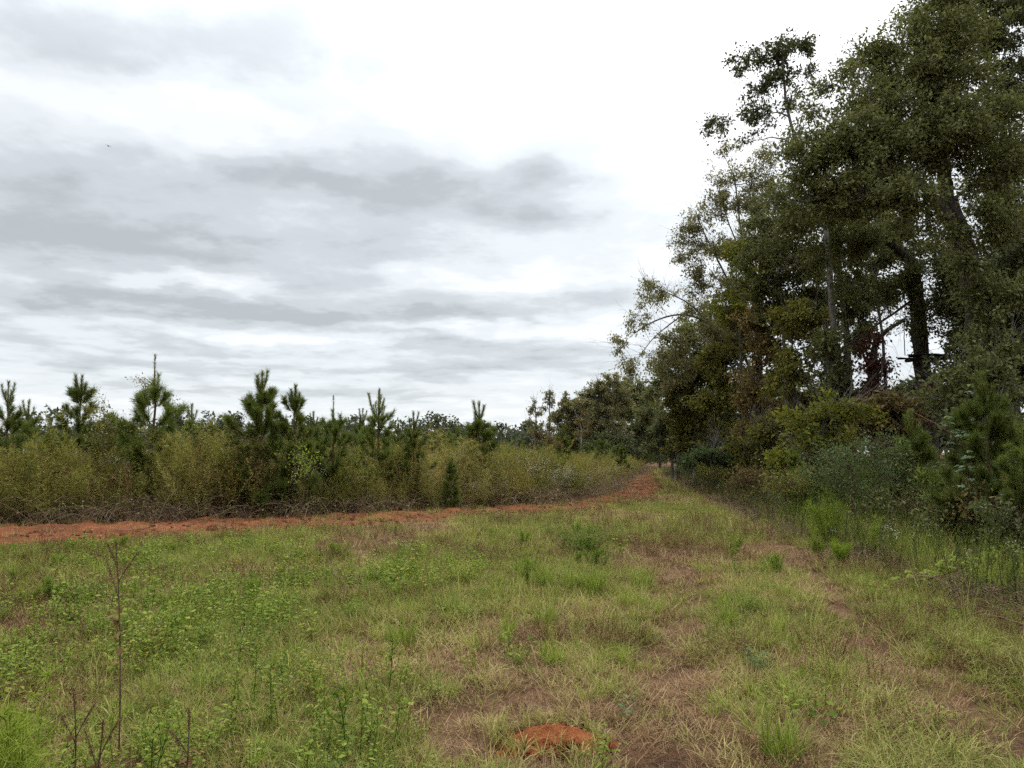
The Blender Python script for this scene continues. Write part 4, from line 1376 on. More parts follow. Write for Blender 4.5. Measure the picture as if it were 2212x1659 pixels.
def far_crown(rng, lm, tm, x, y, h, w, kind):
    n = 330
    if kind == 'pine':
        nb = 7
        cz = h * rng.uniform(.55, .97, nb)
        cr = w * .5 * (1.1 - (cz / h - .5)) * rng.uniform(.4, 1, nb)
    else:
        nb = 9
        cz = h * rng.uniform(.35, .88, nb)
        cr = w * .42 * rng.uniform(.6, 1, nb)
    ca = rng.random(nb) * 6.28
    co = w * .35 * rng.random(nb)
    cen = np.stack([x + np.cos(ca) * co, y + np.sin(ca) * co, cz], 1)
    k = rng.integers(0, nb, n)
    p = cen[k] + rand_dirs(rng, n) * (cr[k] * rng.random(n) ** .4)[:, None] * [1, 1, .7]
    L = rng.uniform(.45, 1.05, n)
    leaf_quads(lm, p, rng.normal(0, 1, (n, 3)), rng.normal(0, .6, (n, 3)) + [0, 0, .8], L, L * .6, np.clip(rng.normal(.4, .25, n), 0, 1))
    tube(tm, [(x, y, -.2), (x + .1, y, h * .5), (x, y, h * .9)], [.28, .2, .05], 5)


rr = np.random.default_rng(55)
lm, tm = MB(), MB()
for k in range(120):
    az = -.75 + 1.02 * (k + rr.random()) / 120
    d = rr.uniform(150, 215)
    xx = math.tan(az) * d
    top = np.interp(az, [-.75, -.6, -.45, -.3, -.15, 0, .1, .27], [416, 417, 418, 415, 418, 423, 428, 427])
    h = (452.7 - top) / FPX * d + 1.6 + rr.uniform(-4.0, .8)
    far_crown(rr, lm, tm, xx, d, h, rr.uniform(4, 9), 'pine' if rr.random() < .4 else 'oak')
for k in range(90):       # underwood closes the foot of the distant wood
    az = -.78 + 1.05 * (k + rr.random()) / 90
    d = rr.uniform(140, 165)
    far_crown(rr, lm, tm, math.tan(az) * d, d, rr.uniform(4, 7), 8, 'oak')
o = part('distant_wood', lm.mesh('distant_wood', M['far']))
tag(o, 'dark distant wood closing the field along the horizon', None, None, 'stuff')
o2 = part('wood_trunks', tm.mesh('wood_trunks', M['bark'], True), o)

DIST = [(75, 884, 150, 5.5, 'oak', 'distant tree top just right of the pine at the picture edge'), (135, 878, 150, 8, 'oak', 'round distant tree behind the second pine'),
        (255, 880, 150, 6, 'oak', 'distant tree crown between the yellow sapling and the tallest pine'), (385, 896, 160, 6, 'pine', 'distant pine top just right of the tallest pine'),
        (487, 880, 150, 4.5, 'oak', 'thin pale distant tree standing above the wood left of the dense pine'), (505, 892, 165, 5, 'oak', 'low distant tree beside the thin pale one'),
        (672, 903, 170, 6, 'pine', 'distant pine showing through the gap right of the double pine'), (690, 908, 175, 6, 'oak', 'distant crown just left of the slim leaning pine top'),
        (765, 898, 165, 6, 'oak', 'distant crown left of the broad topped pine'), (870, 908, 170, 6.5, 'oak', 'distant crown right of the broad topped pine'),
        (925, 912, 170, 7, 'pine', 'distant pine behind the gap before the compact round pine'), (975, 915, 180, 6, 'oak', 'distant crown left of the compact round pine'),
        (1075, 922, 160, 7, 'oak', 'rounded distant tree right of the compact round pine'), (1105, 930, 165, 6, 'oak', 'low distant tree before the slim pair of trees')]
for k, (px, py, d, w, kind, lab) in enumerate(DIST):
    r_ = np.random.default_rng(700 + k)
    p = P(px, py, d)
    lm, tm = MB(), MB()
    far_crown(r_, lm, tm, 0, 0, p[2], w, kind)
    root = empty('distant_tree', (p[0], p[1], 0))
    tag(root, lab, 'tree', 'trees standing out of the distant wood')
    part('trunk', tm.mesh('trunk', M['bark'], True), root)
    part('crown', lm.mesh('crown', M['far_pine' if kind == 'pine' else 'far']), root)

# ------------------------------------------------------------------ young pines


def pine_mesh(seed, H=4.0, leader=.9, spread=.3, dense=1.0, first=.16, tops=3, ln=.19, needle_w=.008, width_pow=1.0, bare_leader=False):
    rng = np.random.default_rng(seed)
    tm, bm, nm = MB(), MB(), MB()
    n = 14
    f = np.linspace(0, 1, n)
    tp = np.stack([np.cumsum(rng.normal(0, .012, n)), np.cumsum(rng.normal(0, .012, n)), f * H], 1)
    tp[0, 2] = -.05
    rad = .012 * H * (1 - f) ** .8 + .006
    tube(tm, tp, rad, 7)

    def at(z):
        return np.array([np.interp(z, tp[:, 2], tp[:, k]) for k in range(3)])

    def shoot(p0, pm, p1, cnt, length, t0=.2, v=(.05, .7), ang=(.4, 1.0), w=needle_w, lift=.0):
        cnt = max(6, int(cnt * dense * 1.2))
        t = t0 + (1 - t0) * rng.random(cnt)
        t_ = t[:, None]
        q = p0 * (1 - t_) ** 2 + 2 * pm * t_ * (1 - t_) + p1 * t_ ** 2
        tang = unit(2 * (1 - t_) * (pm - p0) + 2 * t_ * (p1 - pm))
        rd = rand_dirs(rng, cnt)
        rd = unit(rd - tang * np.sum(rd * tang, 1, keepdims=True))
        a = rng.uniform(ang[0], ang[1], cnt)[:, None]
        A = tang * np.cos(a) + rd * np.sin(a) + [0, 0, lift]
        L = length * rng.uniform(.65, 1.15, cnt)
        needle_quads(nm, q, A, L, w * rng.uniform(.7, 1.2, cnt), rng.uniform(v[0], v[1], cnt), rng)

    z = first * H
    while z < H - leader * .85:
        fz = (z / H - first) / (1 - first)
        nbr = rng.integers(4, 7)
        a0 = rng.random() * 6.28
        for b in range(nbr):
            a = a0 + b * 2 * math.pi / nbr + rng.normal(0, .25)
            L = spread * H * (.10 + .90 * (1 - fz) ** width_pow) * rng.uniform(.5, 1.25)
            if fz < .15:
                L *= .75
            el = .10 + .80 * fz + rng.normal(0, .14)
            hd = np.array([math.cos(a), math.sin(a), 0])
            p0 = at(z + rng.normal(0, .03))
            pm = p0 + hd * L * .55 * math.cos(el) + [0, 0, L * .55 * math.sin(el) * .8]
            p1 = p0 + hd * L * math.cos(el) * .92 + [0, 0, L * math.sin(el) + .22 * L]
            twigs(bm, p0[None], pm[None], p1[None], .004 + .010 * L, .0035, .5, 4, 4)
            shoot(p0, pm, p1, 290 * L + 90 * (1.05 - .5 * fz), ln * (1.15 - .4 * fz), .28)
            for s_ in range(rng.integers(2, 5)):
                t = rng.uniform(.4, .95)
                q0 = p0 * (1 - t) ** 2 + 2 * pm * t * (1 - t) + p1 * t * t
                dv = unit(p1 - pm) * .7 + rng.normal(0, .45, 3) + [0, 0, .5]
                q1 = q0 + unit(dv) * rng.uniform(.14, .34) * (.6 + .15 * H) * (1.05 - .75 * fz)
                qm = (q0 + q1) / 2
                twigs(bm, q0[None], qm[None], q1[None], .004, .0025, .5, 2, 3)
                shoot(q0, qm, q1, 100 * (1.05 - .5 * fz), ln * (1.1 - .4 * fz), .2)
        z += rng.uniform(.30, .52) * (H / 4) ** .5
    # leader: upright candle with shorter needles, small ones beside it
    zt = H - leader
    cnt = (150 if bare_leader else 320) * leader
    shoot(at(zt), at(zt + leader / 2), at(H), cnt, ln * (.45 if bare_leader else .68), 0, (.1, .8), (.25, .75), needle_w * .9)
    shoot(at(H - .12), at(H - .05), at(H) + [0, 0, .03], 40, .06, 0, (.8, 1.0), (.1, .5), needle_w)
    for b in range(tops):
        a = b * 2.4 + rng.random()
        z0 = H - leader * rng.uniform(.6, 1.0)
        L = leader * rng.uniform(.35, .85) * (.45 if bare_leader else 1)
        p0 = at(z0)
        hd = np.array([math.cos(a), math.sin(a), 0])
        p1 = p0 + hd * L * .36 + [0, 0, L]
        pm = p0 + hd * L * .26 + [0, 0, L * .4]
        twigs(bm, p0[None], pm[None], p1[None], .007, .004, .5, 3, 4)
        shoot(p0, pm, p1, 280 * L + 30, ln * .7, .1, (.1, .8), (.25, .8), needle_w * .9)
        shoot(p1 - [0, 0, .06], p1 - [0, 0, .03], p1 + [0, 0, .03], 22, .05, 0, (.8, 1.0), (.1, .5), needle_w)
    return (tm.mesh('trunk', M['bark_pine'], True), bm.mesh('branches', M['bark_pine']), nm.mesh('needles', M['needle']), H)


VAR = {
    'slim': pine_mesh(1, 4.0, 1.35, .34, 1.25, .14, 2, .24, bare_leader=True),
    'dense': pine_mesh(2, 4.0, .85, .36, 1.6, .10, 4, .24),
    'double': pine_mesh(3, 4.0, .9, .32, 1.35, .12, 7, .22),
    'broad': pine_mesh(4, 4.0, 1.2, .27, 1.0, .2, 11, .18),
    'compact': pine_mesh(5, 3.6, 1.05, .25, 1.6, .34, 3, .24),
    'plain': pine_mesh(6, 3.8, .85, .27, 1.0, .15, 5, .20),
    'small': pine_mesh(7, 2.6, .5, .26, 1.1, .12, 2, .2),
}


def put_pine(kind, base, h, label, group, rz):
    tme, bme, nme, H = VAR[kind]
    root = empty('young_pine', (base[0], base[1], float(hgt(base[0], base[1]))), rz, h / H)
    tag(root, label, 'pine tree', group)
    for nm_, me in (('trunk', tme), ('branches', bme), ('needles', nme)):
        o_ = part(nm_, me, root)
        if nm_ != 'trunk':
            tag(o_, kind='stuff')
    return root


PINES = [  # top x, top y (2212 copy), depth, variant, label
    (15, 828, 18.5, 'plain', 'young pine cut by the picture edge'),
    (62, 866, 24, 'plain', 'thin young pine top between the edge pine and the second pine'),
    (176, 815, 19.5, 'double', 'young pine with twin upright tips behind the yellow sapling'),
    (340, 769, 19.4, 'slim', 'tallest young pine with a long thin bare leader'),
    (412, 874, 24, 'plain', 'short young pine just right of the tallest one'),
    (568, 806, 19.4, 'dense', 'dense dark young pine with a thick pointed leader'),
    (636, 836, 19.5, 'double', 'bushy young pine with several reddish tips beside the dense one'),
    (722, 858, 20.5, 'slim', 'young pine with a slim leaning top in the middle of the row'),
    (818, 840, 21.5, 'broad', 'broad open topped young pine with many upright candles'),
    (786, 884, 26, 'plain', 'small pine tip close left of the broad topped pine'),
    (894, 889, 22, 'plain', 'young pine with two short brown tips right of the broad topped pine'),
    (955, 905, 30, 'slim', 'slender far pine top left of the compact round pine'),
    (990, 918, 34, 'plain', 'low far pine next to the compact round pine'),
    (1035, 870, 24.5, 'compact', 'compact young pine with rounded skirt and narrow spire standing alone'),
    (1218, 920, 40, 'compact', 'young pine standing in the weeds before the round far tree'),
    (675, 890, 27, 'plain', 'pine tip between the bushy pine and the slim leaning one'),
    (500, 905, 27, 'plain', 'low pine left of the dense dark one'),
    (455, 912, 30, 'double', 'small far pine halfway between the tallest and the dense one'),
    (250, 905, 26, 'double', 'bushy pine top behind the weeds left of the tallest pine'),
    (110, 905, 28, 'plain', 'low pine top left of the twin tipped pine'),
    (1130, 950, 44, 'plain', 'low dark pine in front of the slim pair of trees'),
    (1300, 935, 48, 'plain', 'young pine before the pale limbed far tree'),
    (1345, 960, 46, 'small', 'small pine near the end of the clay strip'),
    (860, 915, 32, 'plain', 'far pine right behind the broad topped pine'),
    (605, 900, 30, 'double', 'far pine filling the gap between the dense and the bushy pine'),
]
for k, (px, py, d, kind, lab) in enumerate(PINES):
    p = P(px, py, d)
    put_pine(kind, p, p[2], lab, 'young pines planted in the weedy field', k * 1.7)
p = P(975, 985, 21)
put_pine('small', p, 1.45, 'small dark pine seedling in the weeds right of the brown tipped pine', 'young pines planted in the weedy field', .4)
for px, py, d, kind, lab in [
        (2125, 812, 10.6, 'dense', 'tallest sapling pine at the woodland edge with a bushy pointed top'),
        (1962, 893, 12.4, 'compact', 'short sapling pine with a tufted crown right of the grey green bush'),
        (2215, 925, 9.3, 'dense', 'bright needled sapling pine cut by the right picture edge'),
        (1722, 965, 17.5, 'small', 'dim little sapling pine left of the grey green bush')]:
    p = P(px, py, d)
    put_pine(kind, p, p[2], lab, 'sapling pines at the woodland edge', px * .01)

# saplings with broad leaves among the pines
for bx, d, cl, mt_, lab, sd, w in [
        (225, 18.5, [(225, 880, 32, 26), (205, 915, 34, 30), (245, 930, 34, 30), (230, 965, 36, 26)], 'olive', 'yellow green broadleaf sapling between the twin tipped and the tallest pine', 401, .8),
        (320, 20.5, [(318, 830, 20, 22, .5), (328, 862, 24, 20, .5), (345, 880, 24, 18, .4)], 'sparse', 'thin leaved sapling just left of the tallest pine leader', 402, .8),
        (490, 19, [(488, 965, 26, 22), (495, 1000, 26, 24)], 'yellow', 'yellow leaved sapling left of the dense pine', 403, .8),
        (1190, 36, [(1185, 955, 22, 16), (1205, 968, 20, 14)], 'brown', 'rusty orange sapling among the weeds before the far group', 404, 1.0),
        (650, 17.6, [(648, 985, 26, 18, .6), (660, 1010, 26, 20, .7)], 'bright', 'pale green sapling in front of the bushy pine', 405, .6)]:
    cc = [C(a, b, d, e, f, None, (r[0] if r else 1.0) * w) for a, b, e, f, *r in cl]
    T = trunk_px([(bx, 1020), (bx, 980), (cl[0][0], cl[0][1])], d)
    tree('sapling', lab, 'sapling', T, .018, .008, cc, mt_, 'twig_brown', sd, (.07, .035), 60, 40, None, attach=.2, twig_r=.004, bare=10, bare_len=.3, spread=.16)

# ------------------------------------------------------------------ shrubs and plants of the woodland edge
d = 12.2
T = trunk_px([(1850, 1080), (1852, 1050), (1850, 1020)], d)
tree('privet_bush', 'grey green small leaved bush with flat layered sprays at the woodland edge', 'bush', T, .014, .010,
     [C(1800, 985, d, 60, 12, 60), C(1870, 965, d, 70, 12, 60), C(1910, 1000, d, 60, 14, 60), C(1780, 1025, d, 60, 14, 60), C(1850, 1010, d, 70, 16, 70), C(1900, 1035, d, 60, 14, 60), C(1830, 1045, d, 60, 16, 50), C(1940, 985, d, 30, 12, 40)],
     'privet', 'twig_brown', 421, (.040, .020), 170, 64, None, attach=.1, spread=.13, twig_r=.0035,
     stems=[([P(1850, 1120, 12.2), P(1820, 1060, 12.2), P(1790, 1010, 12.2)], .012, .008), ([P(1852, 1120, 12.3), P(1890, 1060, 12.3), P(1920, 1010, 12.3)], .012, .008)])
for k, (bx, by, d, rx, ry, mt_, lab) in enumerate([
        (2150, 1050, 12.6, 60, 40, 'oak', 'leafy green bush behind the tall sapling pine'),
        (2010, 1040, 12.5, 70, 40, 'oak', 'dark low bush right of the grey green bush'),
        (2120, 1090, 10.5, 70, 40, 'brown', 'russet bush below the tall sapling pine'),
        (1960, 1090, 11.6, 60, 30, 'oak', 'low dark undergrowth bush behind the second fennel'),
        (1700, 1045, 16.5, 60, 32, 'olive', 'low brushy shrub left of the grey green bush'),
        (1620, 1035, 22, 60, 24, 'brown', 'low brown brush along the far track side'),
        (2200, 1130, 9.2, 60, 50, 'dark_oak', 'dark shaded bush at the right picture edge'),
        (2060, 1120, 10.6, 60, 30, 'oak', 'small leaved dark bush between the second fennel and the picture edge'),
        (1540, 1022, 29, 50, 16, 'olive', 'low shrub at the track side near the bend')]):
    cc = [C(bx + a * rx * .5, by + b * ry * .4, d + c_, rx * .7, ry * .62) for a, b, c_ in ((-1, .3, 0), (1, .2, .2), (0, -.6, 0), (0, .6, -.2))]
    T = trunk_px([(bx, by + ry * .6), (bx, by + ry * .2)], d)
    tree('edge_bush', lab, 'bush', T, .03, .02, cc, mt_, 'twig_brown', 430 + k, (.06 + .001 * d, .032), 60, 46, 'bushes along the woodland edge', attach=.1, spread=.2, twig_r=.004, bare=24, bare_len=.35)


def plant(name, label, cat, px, py, mb, mat, scale=1.0, rz=0.0, group=None, stemm=None, z=None, xy=None):
    g = G(px * DS, py * DS) if xy is None else xy
    root = empty(name, (g[0], g[1], float(hgt(g[0], g[1]))), rz, scale)
    tag(root, label, cat, group)
    tag(part('foliage', mb.mesh('foliage', mat), root), kind='stuff')
    return root


rp = np.random.default_rng(77)
plant('dog_fennel', 'feathery bright green fennel clump left of the two at the woodland edge', 'weed', 1790, 1192, feather(rp, 1.0, 11, (.1, .8), .16, 220, .005, .7), M['feather'], 1.0, 0, 'feathery weeds at the woodland edge')
plant('dog_fennel', 'tall feathery fennel with a drooping yellow tip right of the two at the woodland edge', 'weed', 2000, 1195, feather(rp, 1.25, 9, (.1, 1), .18, 240, .005, .45), M['feather'], 1.05, 1, 'feathery weeds at the woodland edge')
plant('dog_fennel', 'small feathery fennel leaning between the two larger ones', 'weed', 1880, 1215, feather(rp, .7, 5, (.1, .8), .12, 150, .004, .6), M['feather'], 1.0, 2, 'feathery weeds at the woodland edge')
plant('dog_fennel', 'low vivid green fennel shoot at the track side', 'weed', 1768, 1205, feather(rp, .34, 9, (.0, .5), .10, 120, .004, .35), M['feather'], .9, 3, 'feathery weeds at the woodland edge')
plant('dog_fennel', 'soft rounded fennel tuft just right of the vivid shoot', 'weed', 1815, 1225, feather(rp, .36, 12, (.0, .6), .12, 130, .004, .7), M['feather'], 1.0, 4, 'feathery weeds at the woodland edge')
plant('dog_fennel', 'bright green fennel plume in the lower left corner', 'weed', 0, 0, feather(rp, .78, 9, (.2, 1), .11, 260, .0035, .25), M['feather'], 1.0, 5, None, xy=(-1.86, 2.95))
plant('dog_fennel', 'lower bright fennel at the bottom edge beside the corner plume', 'weed', 0, 0, feather(rp, .42, 8, (.1, .9), .11, 220, .0035, .45), M['feather'], 1.0, 6, None, xy=(-1.55, 2.62))

plant('yellow_bush', 'bright yellow green bushy weed in the middle of the clearing', 'weed', 1000, 1262, forb(rp, 42, .34, .045, .34, 14, .8, (.4, 1)), M['bright'], 1.1, 0, 'bushy weeds in the clearing')
plant('yellow_bush', 'small yellow green weed right of the bright bushy one', 'weed', 1130, 1212, forb(rp, 30, .22, .035, .36, 12, .8, (.4, 1)), M['bright'], 1.1, 0, 'bushy weeds in the clearing')
plant('yellow_bush', 'dull yellow green weed left of the bright bushy one', 'weed', 828, 1262, forb(rp, 34, .28, .04, .36, 12, .7, (.2, .8)), M['bright'], 1.05, 0, 'bushy weeds in the clearing')
plant('dark_bush', 'low dark green leafy bush at the track fork', 'bush', 1262, 1198, forb(rp, 80, .42, .05, .42, 15, 1.3, (0, .45)), M['forb'], 1.25, 0, 'bushy weeds in the clearing')
plant('dark_bush', 'pale green weed clump just below the dark leafy bush', 'weed', 1300, 1228, forb(rp, 40, .3, .045, .36, 13, .9, (.2, .8)), M['forb'], 1.0, 0, 'bushy weeds in the clearing')
plant('green_seedling', 'upright bright green seedling in the left wheel rut', 'weed', 1512, 1235, forb(rp, 9, .26, .045, .34, 14, .5, (.5, 1)), M['bright'], 1.0, 0, 'seedlings in the clearing')
plant('green_seedling', 'blue green rounded seedling between the wheel ruts', 'weed', 1640, 1452, forb(rp, 12, .18, .05, .6, 9, .7, (.2, .8)), M['privet'], 1.0, 0, 'seedlings in the clearing')
plant('green_seedling', 'blue green seedling standing in grass above the clay mound', 'weed', 1352, 1555, forb(rp, 4, .22, .05, .62, 8, .3, (.3, .9)), M['privet'], 1.0, 0, 'seedlings in the clearing')
plant('green_seedling', 'narrow yellow green shoot between the ruts, left of a pair', 'weed', 1760, 1470, forb(rp, 3, .3, .04, .25, 22, .1, (.4, .9)), M['bright'], 1.0, 0, 'seedlings in the clearing')
plant('green_seedling', 'narrow yellow green shoot between the ruts, right of a pair', 'weed', 1808, 1490, forb(rp, 3, .28, .04, .25, 22, .12, (.4, .9)), M['bright'], 1.0, 0, 'seedlings in the clearing')

for k, (px, py, h, lab) in enumerate([
        (1235, 1275, .42, 'upright grass tussock left of the broad one'), (1280, 1285, .46, 'broad grass tussock in the middle of the clearing'),
        (1388, 1272, .34, 'low grass tussock beside the left wheel rut'), (1175, 1270, .36, 'thin grass tussock below the small yellow green weed'),
        (870, 1395, .34, 'lush dark green grass tussock left of the clearing middle'), (1180, 1350, .28, 'small tussock with flattened blades in the brown patch'),
        (1690, 1640, .34, 'loose grass tussock at the bottom between the ruts')]):
    plant('grass_tussock', lab, 'grass tussock', px, py, tuft(rp, 150, .10, h * .6, h * 1.25, .006, (.0, .5), (.05, .32), 5), M['grass'], 1.0, k, 'grass tussocks in the clearing')

# tall weed stalk in the left foreground, with whorled seed spikes


def spike_stalk(rng, h, lean, branches, v=(.1, 1.)):
    mb, sm_ = MB(), MB()
    tip = np.array([lean[0], lean[1], h])
    mid = tip * .5 + np.array([.03, 0, .02])
    twigs(mb, np.zeros((1, 3)), mid[None], tip[None], .005, .0025, .3, 10, 5)
    ends = [(mid * .6 + tip * .4, tip)]
    for t0, vec in branches:
        p0 = 2 * mid * t0 * (1 - t0) + tip * t0 ** 2
        p1 = p0 + np.array(vec)
        twigs(mb, p0[None], ((p0 + p1) / 2 + [0, 0, .02])[None], p1[None], .0032, .0018, .3, 4, 4)
        ends.append((p0, p1))
    for a, b in ends:
        for t in np.linspace(.45, 1.0, 9):
            c = a + (b - a) * t
            n = 13
            ph = rng.random(n) * 6.28
            leaf_quads(sm_, c + rng.normal(0, .003, (n, 3)), np.stack([np.cos(ph), np.sin(ph), rng.uniform(-.2, .8, n)], 1), rng.normal(0, .5, (n, 3)) + [0, 0, 1], .010, .005, rng.uniform(*v, n))
    t = rng.uniform(.1, .7, 12)
    c = 2 * mid * (t * (1 - t))[:, None] + tip * (t ** 2)[:, None]
    leaf_quads(sm_, c, rng.normal(0, 1, (12, 3)) * [1, 1, .5] - [0, 0, .4], rng.normal(0, .4, (12, 3)) + [0, 0, 1], rng.uniform(.04, .08, 12), .03, rng.uniform(.5, 1, 12))
    return mb, sm_


for xy, h, lean, br, lab in [
        ((-2.05, 4.02), 1.13, (-.07, 0), [(.80, (.10, 0, .16)), (.72, (-.10, .04, .2)), (.86, (-.05, -.02, .14)), (.55, (-.09, .05, .12))], 'tall brown weed stalk with whorled seed spikes in the left foreground'),
        ((-1.72, 3.1), .52, (.07, .0), [(.6, (-.06, 0, .16)), (.7, (.06, .02, .14))], 'short dark seed spike leaning right beside the corner plume'),
        ((-1.93, 3.4), .55, (-.02, 0), [(.6, (.08, 0, .15)), (.55, (-.08, .0, .13))], 'upright dark seed spike just above the corner plume'),
        ((-1.42, 3.3), .50, (.03, 0), [(.6, (-.08, 0, .1))], 'thin seed spike left of the tall weed stalk')]:
    a, b = spike_stalk(rp, h, lean, br)
    root = empty('weed_stalk', (xy[0], xy[1], float(hgt(*xy))))
    tag(root, lab, 'weed', 'seed stalks in the left foreground')
    part('stem', a.mesh('stem', M['twig_brown'], True), root)
    tag(part('seed_heads', b.mesh('seed_heads', M['brown_forb']), root), kind='stuff')

# grape vine trailing over the bank at the lower right


def vine(rng, pts, n, size, up=.15):
    sm_, lm_ = MB(), MB()
    pts = smooth_path(pts, 24, rng, .008)
    tube(sm_, pts, np.full(24, .005), 5)
    k = rng.random(n) * 22
    i0 = k.astype(int)
    c = pts[i0] + (pts[i0 + 1] - pts[i0]) * (k - i0)[:, None]
    off = rng.normal(0, 1, (n, 3)) * [.08, .08, .03] + [0, 0, up * .4]
    e = c + off
    twigs(sm_, c, (c + e) / 2 + [0, 0, .02], e, .002, .0015, .5, 2)
    for s in (-.55, .0, .55):      # three lobes to a leaf
        a = rng.random(n) * 6.28 if s == -.55 else a
        A = np.stack([np.cos(a + s), np.sin(a + s), np.full(n, -.25)], 1)
        leaf_quads(lm_, e, A, rng.normal(0, .25, (n, 3)) + [0, -.3, 1], size * (1 if s == 0 else .8), size * .62, np.clip(rng.normal(.55, .25, n), 0, 1))
    return sm_, lm_


for pts, n, sz, lab, mt_ in [
        ([(6.25, 8.9, .35), (5.6, 8.6, .45), (5.2, 8.5, .32), (4.75, 8.5, .18), (4.3, 8.55, .08)], 60, .085, 'trailing vine with pale lobed leaves on the bank at the lower right', 'bright'),
        ([(5.9, 10.9, 2.2), (6.3, 10.6, 1.9), (6.6, 10.6, 1.5), (6.3, 10.4, 1.1), (6.7, 10.3, .7), (7.0, 10.3, .1)], 70, .10, 'climbing vine with large pale leaves over the sapling pine', 'pale_leaf'),
        ([(8.5, 13.9, 2.75), (8.62, 13.8, 2.9), (8.75, 13.8, 2.85), (8.8, 13.75, 2.5), (8.85, 13.8, 1.6), (8.9, 13.9, .1)], 26, .17, 'drooping large grey green leaves between the two sapling pines', 'pale_leaf')]:
    a, b = vine(rp, np.array(pts), n, sz)
    o_ = np.array(pts[-1])
    o_[2] = 0
    root = empty('vine', o_)
    tag(root, lab, 'vine')
    part('stem', a.mesh('stem', M['twig_brown'], True, o_), root)
    tag(part('leaves', b.mesh('leaves', M[mt_], False, o_), root), kind='stuff')

# edge growth on the right bank and inside the wood
rg2 = np.random.default_rng(91)
M['under'] = ramp_mat('undergrowth_leaf', [(.045, .06, .018), (.075, .095, .026), (.11, .13, .036), (.15, .155, .05)], transl=.3, obj_var=.0, inst=.4)


def bank(n, a0, a1, y0, y1):
    y = y0 + (y1 - y0) * rg2.random(n) ** 1.5
    x = xw(y) + rg2.uniform(a0, a1, n)
    return x, y


x, y = bank(1100, -1.2, .6, 6, 60)
scatter('bank_weeds', 'brown and green weeds along the foot of the woodland edge', [stalk(rg2, .8, 60, .04, .35, 8) for _ in range(4)], M['under'], x, y, rg2.uniform(.4, 1.0, len(x)),
        np.clip(rg2.normal(.45, .3, len(x)), 0, 1), rg2)
x, y = bank(380, -1.1, .8, 5.5, 60)
scatter('bank_brush', 'dead brown brush along the foot of the woodland edge', [tangle(rg2, 40, .4, .3) for _ in range(4)], M['weed_brown'], x, y, rg2.uniform(.5, 1.2, len(x)),
        np.clip(rg2.normal(.4, .25, len(x)), 0, 1), rg2)
x, y = bank(26, -1.0, .5, 8, 20)
scatter('bank_flowers', 'small white flowered weeds on the right bank', [stalk(rg2, .6, 40, .035, .35, 9, flower=6, v=(0, .6), bl=.5) for _ in range(3)], M['aster'], x, y, rg2.uniform(.5, 1.0, len(x)), .5, rg2)
x, y = bank(240, -.9, .3, 8, 18)
scatter('bank_grass', 'tall thin grass stems on the right bank', [tuft(rg2, 24, .12, .5, 1.0, .004, (0, .35), (.03, .2), 5, v0=.2) for _ in range(3)], M['grass'], x, y, rg2.uniform(.6, 1.1, len(x)),
        np.clip(rg2.normal(.35, .2, len(x)), 0, 1), rg2)
n = 1500
y = rg2.uniform(54, 92, n)
x = rg2.uniform(6, 26, n)
k = (np.abs(x - (xl(y) + xr(y)) / 2) > 1.7 + .02 * y) | (y > 74)
x, y = x[k], y[k]
scatter('far_brush', 'dark brush closing the far end of the track', [stalk(rg2, 1.7, 130, .12, .5, 12, bl=.6) for _ in range(4)], M['under'], x, y, rg2.uniform(.6, 1.5, len(x)),
        np.clip(rg2.normal(.2, .15, len(x)), 0, 1), rg2)
n = 3600
y = 6 + 62 * rg2.random(n) ** 1.3
x = xw(y) + .4 + 14 * rg2.random(n) ** 1.4
scatter('undergrowth', 'shaded leafy undergrowth inside the wood', [stalk(rg2, 1.3, 130, .075, .45, 12, bl=.6) for _ in range(4)], M['under'], x, y, rg2.uniform(.5, 1.15, n),
        np.clip(rg2.normal(.25, .2, n), 0, 1), rg2)

# ------------------------------------------------------------------ ant mound of orange clay
mb = MB()
nr, na = 34, 96
r_ = np.linspace(0, 1, nr)[:, None]
a_ = np.arange(na)[None] * 2 * math.pi / na
ex = 1 + .16 * np.sin(2 * a_ + 1.0) + .12 * np.sin(3 * a_ + 2.2) + .07 * np.sin(7 * a_) + .05 * np.sin(13 * a_ + 1) + .03 * np.sin(23 * a_)
mx, my = .32 * r_ * ex * np.cos(a_), .235 * r_ * ex * np.sin(a_)
wx_, wy_ = mx + MOUND_XY[0], my + MOUND_XY[1]
mz = .075 * (1 - r_ ** 1.5) * (.45 + 1.1 * fbm(wx_, wy_, .20, 12)) + .03 * (fbm(wx_, wy_, .05, 13, 3) - .5) + .012 * (fbm(wx_, wy_, .018, 14, 2) - .5) - .02
mz = mz + hgt(wx_, wy_) - float(hgt(*MOUND_XY)) + .01
i = np.arange(nr - 1)[:, None] * na + np.arange(na)[None]
k = np.arange(nr - 1)[:, None] * na + (np.arange(na)[None] + 1) % na
mb.add(np.stack([mx + 0 * a_, my + 0 * a_, mz], -1), np.stack([i, i + na, k + na, k], -1).reshape(-1, 4))
root = part('ant_mound', mb.mesh('ant_mound', M['mound']))
root.location = (MOUND_XY[0], MOUND_XY[1], float(hgt(*MOUND_XY)))
tag(root, 'low mound of orange clay crumbs in the grass at the bottom of the picture', 'mound')
n = 420
aa, rr_ = rg2.random(n) * 6.28, .45 + .75 * rg2.random(n) ** 1.3
x, y = MOUND_XY[0] + .31 * rr_ * np.cos(aa), MOUND_XY[1] + .23 * rr_ * np.sin(aa)
scatter('mound_crumbs', 'loose orange clay crumbs spilling off the mound', [clod(rg2) for _ in range(4)], M['mound'], x, y, .006 + rg2.exponential(.007, n), .5, rg2, 1.0,
        .012 + .05 * np.clip(1 - rr_, 0, 1))
n = 150
aa, rr_ = rg2.random(n) * 6.28, rg2.random(n) ** .4
